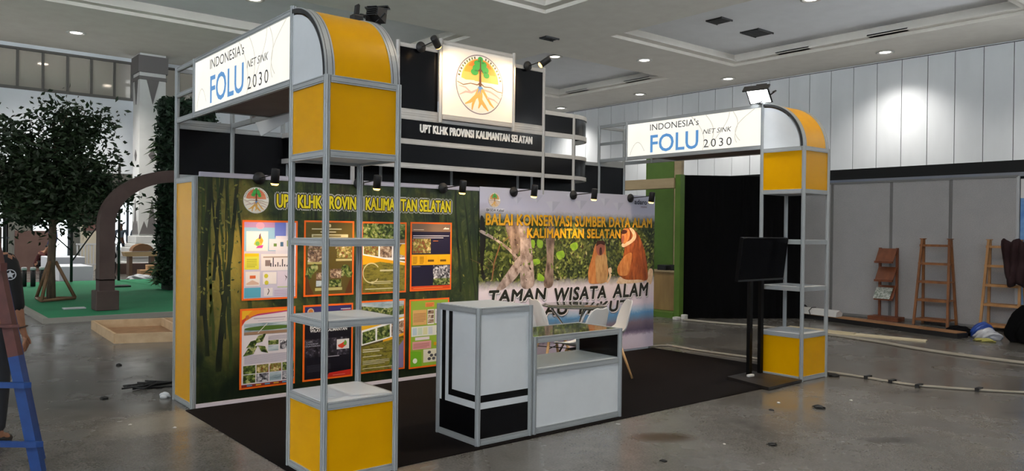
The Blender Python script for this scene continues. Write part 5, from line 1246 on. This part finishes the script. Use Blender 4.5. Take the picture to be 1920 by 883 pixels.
# scaffold frame with crossed braces
t = thing('scaffold_frame', 'thin black scaffold frame with crossed braces behind the tree', 'scaffold', (1.6, 18.9, .075))
SP = flat('#1e1b1c', .6)
for x in (.45, 1.95, 3.1): m = MB(); m.tube([(x, 18.9, .075), (x, 18.9, 3.3)], .035, n=8); m.build('pole', SP, t)
for a, b in (((.45, 2.4), (1.95, .9)), ((1.95, 2.4), (3.1, 1.2)), ((1.95, .6), (3.1, 2.4))): m = MB(); m.tube([(a[0], 18.9, a[1]), (b[0], 18.9, b[1])], .018, n=6); m.build('brace', SP, t)
t = thing('square_post', 'brown square post at the left picture edge behind the person', 'post', (.33, 19.4, 0))
m = MB(); m.box(.22, .44, 19.32, 19.54, 0, 1.5); m.build('lower_post', BRN, t); m = MB(); m.box(.27, .39, 19.37, 19.49, 1.5, 3.4); m.build('upper_post', BRN, t)
# things on the floor between turf and lobby
m = MB(); m.box(1.9, 2.75, 20.3, 21.9, 0, .42, bev=.02); tag(m.build('stage_block', flat('#c6c9d0', .7)), 'low pale grey stage block on the floor behind the turf, left of the seated person', 'platform')
m = MB(); m.box(1.9, 2.9, 22.2, 23.4, .0, .62, bev=.02); tag(m.build('stage_block', flat('#c6c9d0', .7)), 'taller pale stage block behind the low one', 'platform')
m = MB(); m.box(2.96, 3.3, 20.75, 21.1, 0, .31, bev=.02); tag(m.build('stool', flat('#2a2a2e', .7)), 'dark low stool under the seated person in black', 'stool')
m = MB(); m.box(4.1, 4.75, 20.6, 21.1, 0, .25, bev=.01); tag(m.build('cardboard_box', flat('#a8835e', .8)), 'cardboard box on the floor beyond the turf right of the arch', 'box')
m = MB(); m.box(4.3, 4.55, 20.7, 20.95, .25, .4, bev=.01); tag(m.build('cardboard_box', flat('#b6926c', .8)), 'small cardboard box standing on the larger one beyond the turf', 'box')
bag('packing_pile', 5.35, 20.6, .4, .22, flat('#c9cacc', .6), 'heap of white packing material right of the cardboard boxes', 21, 1.2, .8, 'packaging')
bag('packing_pile', 3.9, 19.9, .3, .16, flat('#b9bcc0', .6), 'small heap of grey packing material behind the arch post', 22, 1.3, .7, 'packaging')
m = MB(); m.box(4.0, 6.8, 23.2, 23.6, 0, .34); tag(m.build('low_wall', flat('#4e3a35', .7)), 'low brown step in front of the hall column', 'step')
m = MB(); m.box(5.1, 5.7, 27.3, 28.6, 0, .62); tag(m.build('lobby_block', flat('#cfcac2', .7)), 'pale block in the lobby behind the arch post', 'block')
t = thing('boat_model', 'wooden boat shaped display with a curved roof beyond the arch', 'boat', (4.5, 22.2, 0))
m = MB(); m.prism([(4.0, 22.0, .62), (4.9, 22.0, .62), (5.0, 22.0, .76), (3.95, 22.0, .76)], (0, .4, 0)); m.build('hull', flat('#b49a72', .6), t)
m = MB(); m.prism([(4.2, 22.0, .78)]+[(4.5-.32*math.cos(pi*k/8), 22.0, .78+.24*math.sin(pi*k/8)) for k in range(9)]+[(4.8, 22.0, .78)], (0, .4, 0)); m.build('roof', flat('#7a5638', .6), t)
m = MB(); m.box(4.1, 4.2, 22.05, 22.35, 0, .62); m.build('trestle', flat('#6a5240', .6), t); m = MB(); m.box(4.75, 4.85, 22.05, 22.35, 0, .62); m.build('trestle', flat('#6a5240', .6), t)
m = MB(); m.box(1.55, 2.62, 26.2, 26.3, 0, 1.38); tag(m.build('brown_screen', mottled('brown_screen', '#57413b', '#614a43', 2, .8)), 'brown board screen standing in the lobby behind the tree', 'screen')
m = MB(); m.box(3.55, 4.45, 26.4, 26.5, 0, 1.3); m.box(3.5, 4.5, 26.38, 26.52, 2.5, 2.6); 
for k in range(3): m.box(3.55+.4*k, 3.65+.4*k, 26.4, 26.5, 1.3, 2.5)
o = m.build('lobby_kiosk', flat('#c4bca8', .7)); tag(o, 'cream kiosk with brown crown ornament in the lobby left of the arch post', 'kiosk')
m = MB(); m.prism([(3.62, 26.39, 1.4), (4.4, 26.39, 1.4), (4.4, 26.39, 1.75), (4.3, 26.39, 1.6), (4.15, 26.39, 1.75), (4.0, 26.39, 2.2), (3.87, 26.39, 1.75), (3.72, 26.39, 1.6), (3.62, 26.39, 1.75)], (0, .02, 0)); m.build('crown_ornament', flat('#6b4a44', .7), o)
m = MB()
for k in range(14): m.box(3.3+.1*k, 3.34+.1*k, 25.7, 25.74, 0, .95)
m.box(3.28, 4.66, 25.69, 25.75, .9, .96); m.box(3.28, 4.66, 25.69, 25.75, .2, .25); tag(m.build('railing', flat('#b8b9bb', .5)), 'pale slatted railing in the lobby behind the seated person', 'railing')

# debris on the floor
def scrap(name, x, y, r, h, mat, label, seed, sx=1, sy=1): bag(name, x, y, r, h, mat, label, seed, sx, sy, 'debris')
DKD = flat('#141414', .7)
m = MB(); R = random.Random(3)
for k in range(9):
    q = [Vector((-.06+R.gauss(0, .13), 3.68+R.gauss(0, .07), .012+R.random()*.03)) for _ in range(4)]; m.tube(q, .009, n=6)
tag(m.build('cable_tangle', DKD), 'tangle of black cord on the floor left of the yellow end panel', 'cord')
scrap('plastic_wrap', -.05, 3.12, .045, .05, flat('#c9ccce', .3), 'scrap of clear plastic wrap at the foot of the yellow end panel', 31, 1, 1.2)
for k, (x, y, r, l) in enumerate(((-.5, 3.38, .035, 'small black scrap on the floor left of the black cord tangle'), (3.02, -1.18, .028, 'black scrap nearest the bottom edge right of the counter'), (4.45, -.76, .04, 'black scrap on the floor in front of the right tower'),
        (4.02, -.55, .018, 'tiny dark scrap left of the black one before the right tower'), (6.05, -.05, .05, 'flat black scrap at the right foot of the right tower'), (.02, 5.15, .03, 'dark scrap on the floor between ladder and wooden tray'), (2.05, -.95, .02, 'small dark scrap just below the brown floor stain'))):
    scrap('floor_scrap', x, y, r, r*.7, DKD, l, 40+k, 1, 1.3)
for k, (x, y, r, l) in enumerate(((4.35, -.42, .022, 'white crumb on the floor in front of the right tower foot'), (2.75, -.95, .016, 'white crumb right of the brown floor stain'), (5.0, -.78, .02, 'pale crumb right of the black scrap by the right tower'), (1.5, -.72, .0, ''), (-.55, 2.25, .018, 'white crumb in the warm light near the ladder'), (-.3, 1.95, .02, 'larger white crumb in the warm light near the carpet'))):
    if r: scrap('floor_crumb', x, y, r*.7, r*.4, flat('#c9c6c0', .6), l, 60+k)
# ================================================================ LADDER AND PEOPLE
RT = Vector((.7704, -.6376, 0))      # across the ladder
BLU = mottled('blue_ladder_paint', '#10336c', '#173f7c', 9, .45, lo=.3, hi=.7); MAR = mottled('maroon_ladder_paint', '#4a2420', '#5c302a', 9, .55)
t = thing('step_ladder', 'blue painted wooden step ladder with maroon upper rails at the left picture edge', 'ladder', (-1.5, 1.5, 0))
def beam(m, a, b, w, d):
    A, B = Vector(a), Vector(b); ax = (B-A).normalized(); u = (RT-ax*RT.dot(ax)).normalized(); v = ax.cross(u)
    q = [u*sx*w/2+v*sy*d/2 for sx, sy in ((-1, -1), (1, -1), (1, 1), (-1, 1))]
    m.add([A+k for k in q]+[B+k for k in q], [(3, 2, 1, 0), (4, 5, 6, 7), (0, 1, 5, 4), (1, 2, 6, 5), (2, 3, 7, 6), (3, 0, 4, 7)])
foot = Vector((-1.302, 1.318, 0)); top = Vector((-1.578, 1.558, 1.72)); up = (top-foot)
at = lambda z: foot+up*(z/1.72)
W = RT*-.62
for off in (Vector((0, 0, 0)), W):
    s = off+(RT*.0 if off.length == 0 else Vector((0, 0, 0)))
    tp = at(1.72)+off+(RT*.24 if off.length else Vector((0, 0, 0)))
    md = at(.735)+off+(RT*.115 if off.length else Vector((0, 0, 0)))
    m = MB(); beam(m, foot+off, md, .068, .05); m.build('lower_rail', BLU, t)
    m = MB(); beam(m, md, tp, .068, .05); m.build('upper_rail', MAR, t)
RAY = Vector((.151, .989, 0))
back = Vector((-.6376, -.7704, 0))    # toward the camera
fr = lambda z: at(z)+back*.045
for z in (.19, .56, .93, 1.3):
    a = fr(z)+RT*.07; b = at(z)+back*.045+W+RT*(.24*z/1.72)-RT*.06
    m = MB(); beam(m, a, b, .04, .055); m.mats = []; m.build('rung', BLU if z < .8 else MAR, t)
for off in (Vector((0, 0, 0)), W):
    m = MB(); beam(m, foot+off+RAY*.30, at(1.68)+off*.62+RAY*.06, .06, .045); m.build('rear_leg', BLU, t)

# ---- people: one continuous skinned body, clothing as separate shells
def skin_mesh(verts, edges, radii, root=0, sub=1):
    bm = bmesh.new(); L = bm.verts.layers.skin.verify(); vs = []
    for i, (p, r) in enumerate(zip(verts, radii)):
        v = bm.verts.new(p); v[L].radius = r if isinstance(r, tuple) else (r, r); v[L].use_root = (i == root); vs.append(v)
    for a, b in edges: bm.edges.new((vs[a], vs[b]))
    me = bpy.data.meshes.new('skin'); bm.to_mesh(me); bm.free()
    ob = bpy.data.objects.new('skin', me); COL.objects.link(ob)
    s = ob.modifiers.new('s', 'SKIN'); s.use_smooth_shade = True; s.branch_smoothing = .6
    b = ob.modifiers.new('b', 'SUBSURF'); b.levels = sub; b.render_levels = sub
    dg = bpy.context.evaluated_depsgraph_get(); dg.update()
    out = bpy.data.meshes.new_from_object(ob.evaluated_get(dg)); bpy.data.objects.remove(ob); bpy.data.meshes.remove(me)
    for p in out.polygons: p.use_smooth = True
    return out
def chain_obj(name, chains, mat, parent, M, grow=0.0, sub=1, root=0, flatz=None):
    """chains: lists of (point, radius); points shared by value are welded into one skeleton"""
    idx = {}; V = []; E_ = []; Rr = []
    for ch in chains:
        prev = None
        for p, r in ch:
            k = tuple(round(c, 4) for c in p)
            if k not in idx: idx[k] = len(V); V.append(M @ Vector(p)-parent.location); Rr.append(tuple(x+grow for x in r) if isinstance(r, tuple) else r+grow)
            if prev is not None and prev != idx[k]: E_.append((prev, idx[k]))
            prev = idx[k]
    me = skin_mesh(V, E_, Rr, root, sub); me.name = name; me.materials.clear(); me.materials.append(mat)
    o = bpy.data.objects.new(name, me); COL.objects.link(o); o.parent = parent; return o
SKIN = mottled('skin', '#8a5f47', '#9a6c52', 8, .5); HAIR = flat('#0f0d0c', .6)
def figure(label, loc, rz, J, shirt, pants, sleeves='long', hands=False, shoes='#1a1a1c', group=None):
    """J: joint dictionary in local metres, figure faces +y"""
    t = thing('person', label, 'person', loc, group); M = Matrix.Translation(loc) @ Matrix.Rotation(rz, 4, 'Z')
    P = {k: Vector(v) for k, v in J.items()}
    hd = (P['head']-P['neck']).normalized(); fw = Vector(J.get('look', (0, 1, 0))).normalized()
    chains = [[(P['pelvis'], (.13, .10)), (P['waist'], (.12, .09)), (P['chest'], (.145, .10)), (P['neck'], .055), (P['head']-hd*.05+fw*.015, (.07, .08)), (P['head']+hd*.04, (.078, .09)), (P['head']+hd*.1, .05)]]
    for s in 'LR':
        chains.append([(P['chest'], (.145, .10)), (P['sh'+s], .058), (P['el'+s], .042), (P['wr'+s], .028), (P['wr'+s]+(P['ha'+s]-P['wr'+s])*.5, (.036, .018)), (P['ha'+s], (.03, .014))])
        chains.append([(P['pelvis'], (.13, .10)), (P['hip'+s], .085), (P['kn'+s], .055), (P['an'+s], .038), (P['an'+s]+fw*.12+Vector((0, 0, -.045)), .032)])
    if hands:
        for s in 'LR':
            a = P['ha'+s]; w = P['wr'+s]; d = (a-w).normalized(); side = d.cross(fw).normalized()
            palm = w+(a-w)*.5
            for k, (off, ln) in enumerate(((-.028, .062), (-.01, .074), (.01, .07), (.027, .055))):
                b = a+fw*off; chains.append([(a, (.03, .014)), (b+d*.01, .0085), (b+d*ln*.6+side*(.012 if s == 'L' else -.012), .008), (b+d*ln+side*(.03 if s == 'L' else -.03), .0065)])
            th = palm+fw*.03; chains.append([(palm, (.036, .018)), (th+d*.015, .011), (th+d*.05+fw*.014, .009), (th+d*.075+fw*.008, .0075)])
    chain_obj('body', chains, SKIN, t, M, sub=2 if hands else 1)
    sh = [[(P['pelvis'], (.14, .11)), (P['waist'], (.135, .105)), (P['chest'], (.16, .115)), (P['neck']-hd*.05, .065)]]
    for s in 'LR':
        e = P['el'+s]; w = P['wr'+s]; end = {'long': w, 'three': e+(w-e)*.42, 'short': P['sh'+s]+(e-P['sh'+s])*.6}[sleeves]
        mid = [(e, .052)] if sleeves != 'short' else []
        sh.append([(P['chest'], (.16, .115)), (P['sh'+s], .074)]+mid+[(end, .05)])
    chain_obj('shirt', sh, flat(shirt, .85), t, M)
    pt = [[(P['pelvis']+(P['waist']-P['pelvis'])*.3, (.135, .105)), (P['pelvis'], (.14, .112))]]
    for s in 'LR': pt.append([(P['pelvis'], (.14, .112)), (P['hip'+s], .096), (P['kn'+s], .068), (P['an'+s]+Vector((0, 0, .01)), .052)])
    chain_obj('trousers', pt, flat(pants, .85), t, M)
    up_ = P['head']
    chain_obj('hair', [[(up_+hd*.11-fw*.012, .05), (up_+hd*.06-fw*.03, (.082, .085)), (up_-hd*.02-fw*.05, (.06, .05))]], HAIR, t, M)
    for s in 'LR': chain_obj('shoe', [[(P['an'+s]+Vector((0, 0, .0)), .044), (P['an'+s]+fw*.03+Vector((0, 0, -.04)), .04), (P['an'+s]+fw*.15+Vector((0, 0, -.05)), .034)]], flat(shoes, .6), t, M)
    # facial features: eyes, brows, nose, mouth, ears
    m = MB(); rt = fw.cross(hd).normalized(); h0 = up_+hd*.0; q = lambda a, b, c: M @ (h0+rt*a+hd*b+fw*c)
    def blob(c, r, mt):
        bm = bmesh.new(); bmesh.ops.create_icosphere(bm, subdivisions=2, radius=1)
        for v in bm.verts: v.co = Vector(c)+Vector((v.co.x*r[0], v.co.y*r[1], v.co.z*r[2]))
        m.addbm(bm, mt, True)
    for a in (-.03, .03): blob(q(a, .025, .085), (.011, .011, .008), flat('#e6e0da', .4)); blob(q(a, .025, .093), (.006, .006, .006), flat('#1a1210', .3)); blob(q(a, .047, .088), (.016, .012, .004), HAIR)
    blob(q(0, -.005, .1), (.012, .016, .02), SKIN); blob(q(0, -.045, .088), (.022, .012, .006), flat('#6e3a34', .5))
    for a in (-.082, .082): blob(q(a, .01, .0), (.014, .018, .028), SKIN)
    m.build('face', None, t)
    return t, M, P
STAND = dict(pelvis=(0, 0, .93), waist=(0, 0, 1.08), chest=(0, 0, 1.29), neck=(0, .0, 1.47), head=(0, .02, 1.58),
    shL=(-.19, 0, 1.40), elL=(-.25, -.02, 1.12), wrL=(-.26, .05, .88), haL=(-.265, .08, .79), shR=(.19, 0, 1.40), elR=(.25, -.02, 1.12), wrR=(.26, .05, .88), haR=(.265, .08, .79),
    hipL=(-.1, 0, .88), knL=(-.11, .03, .48), anL=(-.11, 0, .09), hipR=(.1, 0, .88), knR=(.12, .03, .48), anR=(.12, 0, .09))
# man behind the ladder, back to the camera: his right arm hangs at the picture edge
J = dict(STAND); J.update(chest=(0, 0, 1.25), neck=(0, 0, 1.42), head=(0, .02, 1.54), shL=(-.19, 0, 1.347), elL=(-.24, 0, 1.03), wrL=(-.25, .04, .83), haL=(-.255, .06, .74), shR=(.19, 0, 1.347), elR=(.247, .0, 1.03), wrR=(.268, .03, .835), haR=(.286, .045, .745), pelvis=(0, 0, .90), waist=(0, 0, 1.05))
phi = math.atan2(-.637, -.7704)  # direction toward the camera
face_dir = Vector((.6376, .7704, 0))
rz = math.atan2(-face_dir.x, face_dir.y)
arm = Vector((-1.388, 2.06, 0)); base = arm-RT*.19
t, M, P = figure('person in black shirt with white star patch standing behind the blue ladder', tuple(base), rz, J, '#101012', '#22242a', 'three', hands=True)
# star patch on the sleeve
c = M @ (P['shR']+(P['elR']-P['shR'])*.40); n_ = Vector((-.6376, -.7704, 0))*.55+RT*.25; n_.normalize(); u = Vector((0, 0, 1)).cross(n_).normalized(); v = n_.cross(u)
p = Print(c+n_*.062, u, v, .0015); m0 = flat('#b9bcc2', .6)
p.ring(0, 0, .037, .037, .006, m0, 0, n=24)
p.poly([((.031 if k % 2 == 0 else .014)*math.cos(pi/2+pi*k/5), (.031 if k % 2 == 0 else .014)*math.sin(pi/2+pi*k/5)) for k in range(10)], m0, 0); p.build('sleeve_patch', t)
m = MB(); w = M @ (P['wrR']+Vector((0, 0, .015))); m.tube([(w.x+.034*math.cos(2*pi*k/16), w.y+.034*math.sin(2*pi*k/16), w.z+.006*math.cos(2*pi*k/16)) for k in range(16)], .005, closed=True, n=6); m.build('bracelet', flat('#3a2a20', .5), t)

SIT = dict(pelvis=(0, 0, .42), waist=(0, .04, .58), chest=(0, .12, .80), neck=(0, .2, .96), head=(0, .24, 1.06), look=(0, 1, -.3),
    shL=(-.18, .14, .89), elL=(-.24, .26, .66), wrL=(-.12, .44, .6), haL=(-.06, .5, .58), shR=(.18, .14, .89), elR=(.24, .26, .66), wrR=(.12, .44, .6), haR=(.06, .5, .58),
    hipL=(-.1, .04, .4), knL=(-.14, .44, .46), anL=(-.13, .42, .09), hipR=(.1, .04, .4), knR=(.14, .44, .46), anR=(.13, .42, .09))
figure('person in black sitting hunched behind the turf right of the pale stage block', (3.13, 20.92, .01), math.radians(-35), {k: (v if k == 'look' else (v[0], v[1], v[2]+.0)) for k, v in SIT.items()}, '#101013', '#17171b')
SQ = dict(SIT); SQ.update(pelvis=(0, -.05, .25), waist=(0, .02, .42), chest=(0, .14, .62), neck=(0, .26, .75), head=(0, .32, .84), shL=(-.18, .16, .71), elL=(-.24, .34, .52), wrL=(-.12, .52, .42), haL=(-.08, .6, .38), shR=(.18, .16, .71), elR=(.24, .34, .52), wrR=(.12, .52, .42), haR=(.08, .6, .38), hipL=(-.1, .0, .26), knL=(-.17, .36, .48), anL=(-.15, .16, .09), hipR=(.1, .0, .26), knR=(.17, .36, .48), anR=(.15, .16, .09))
figure('person in dark red crouching in front of the brown screen left of the tree trunk', (1.95, 24.5, 0), math.radians(-120), SQ, '#4a1d1e', '#1b1a1e')
figure('person in blue standing partly behind the tree trunk', (2.5, 25.2, 0), math.radians(100), STAND, '#3a4478', '#22232a')
figure('person in a yellow safety vest standing beside the arch post in the lobby', (4.85, 28.0, 0), math.radians(70), STAND, '#c4c81e', '#1b1c22')
figure('left one of two distant people standing in the bright lobby doorway', (6.35, 33.0, 0), math.radians(150), STAND, '#8a94a0', '#4a5260')
figure('right one of two distant people standing in the bright lobby doorway', (7.0, 33.1, 0), math.radians(200), STAND, '#a8aeb8', '#1f2026')
figure('person bending behind the seated figure near the arch post', (3.55, 22.6, 0), math.radians(40), STAND, '#33343a', '#6a5a50')
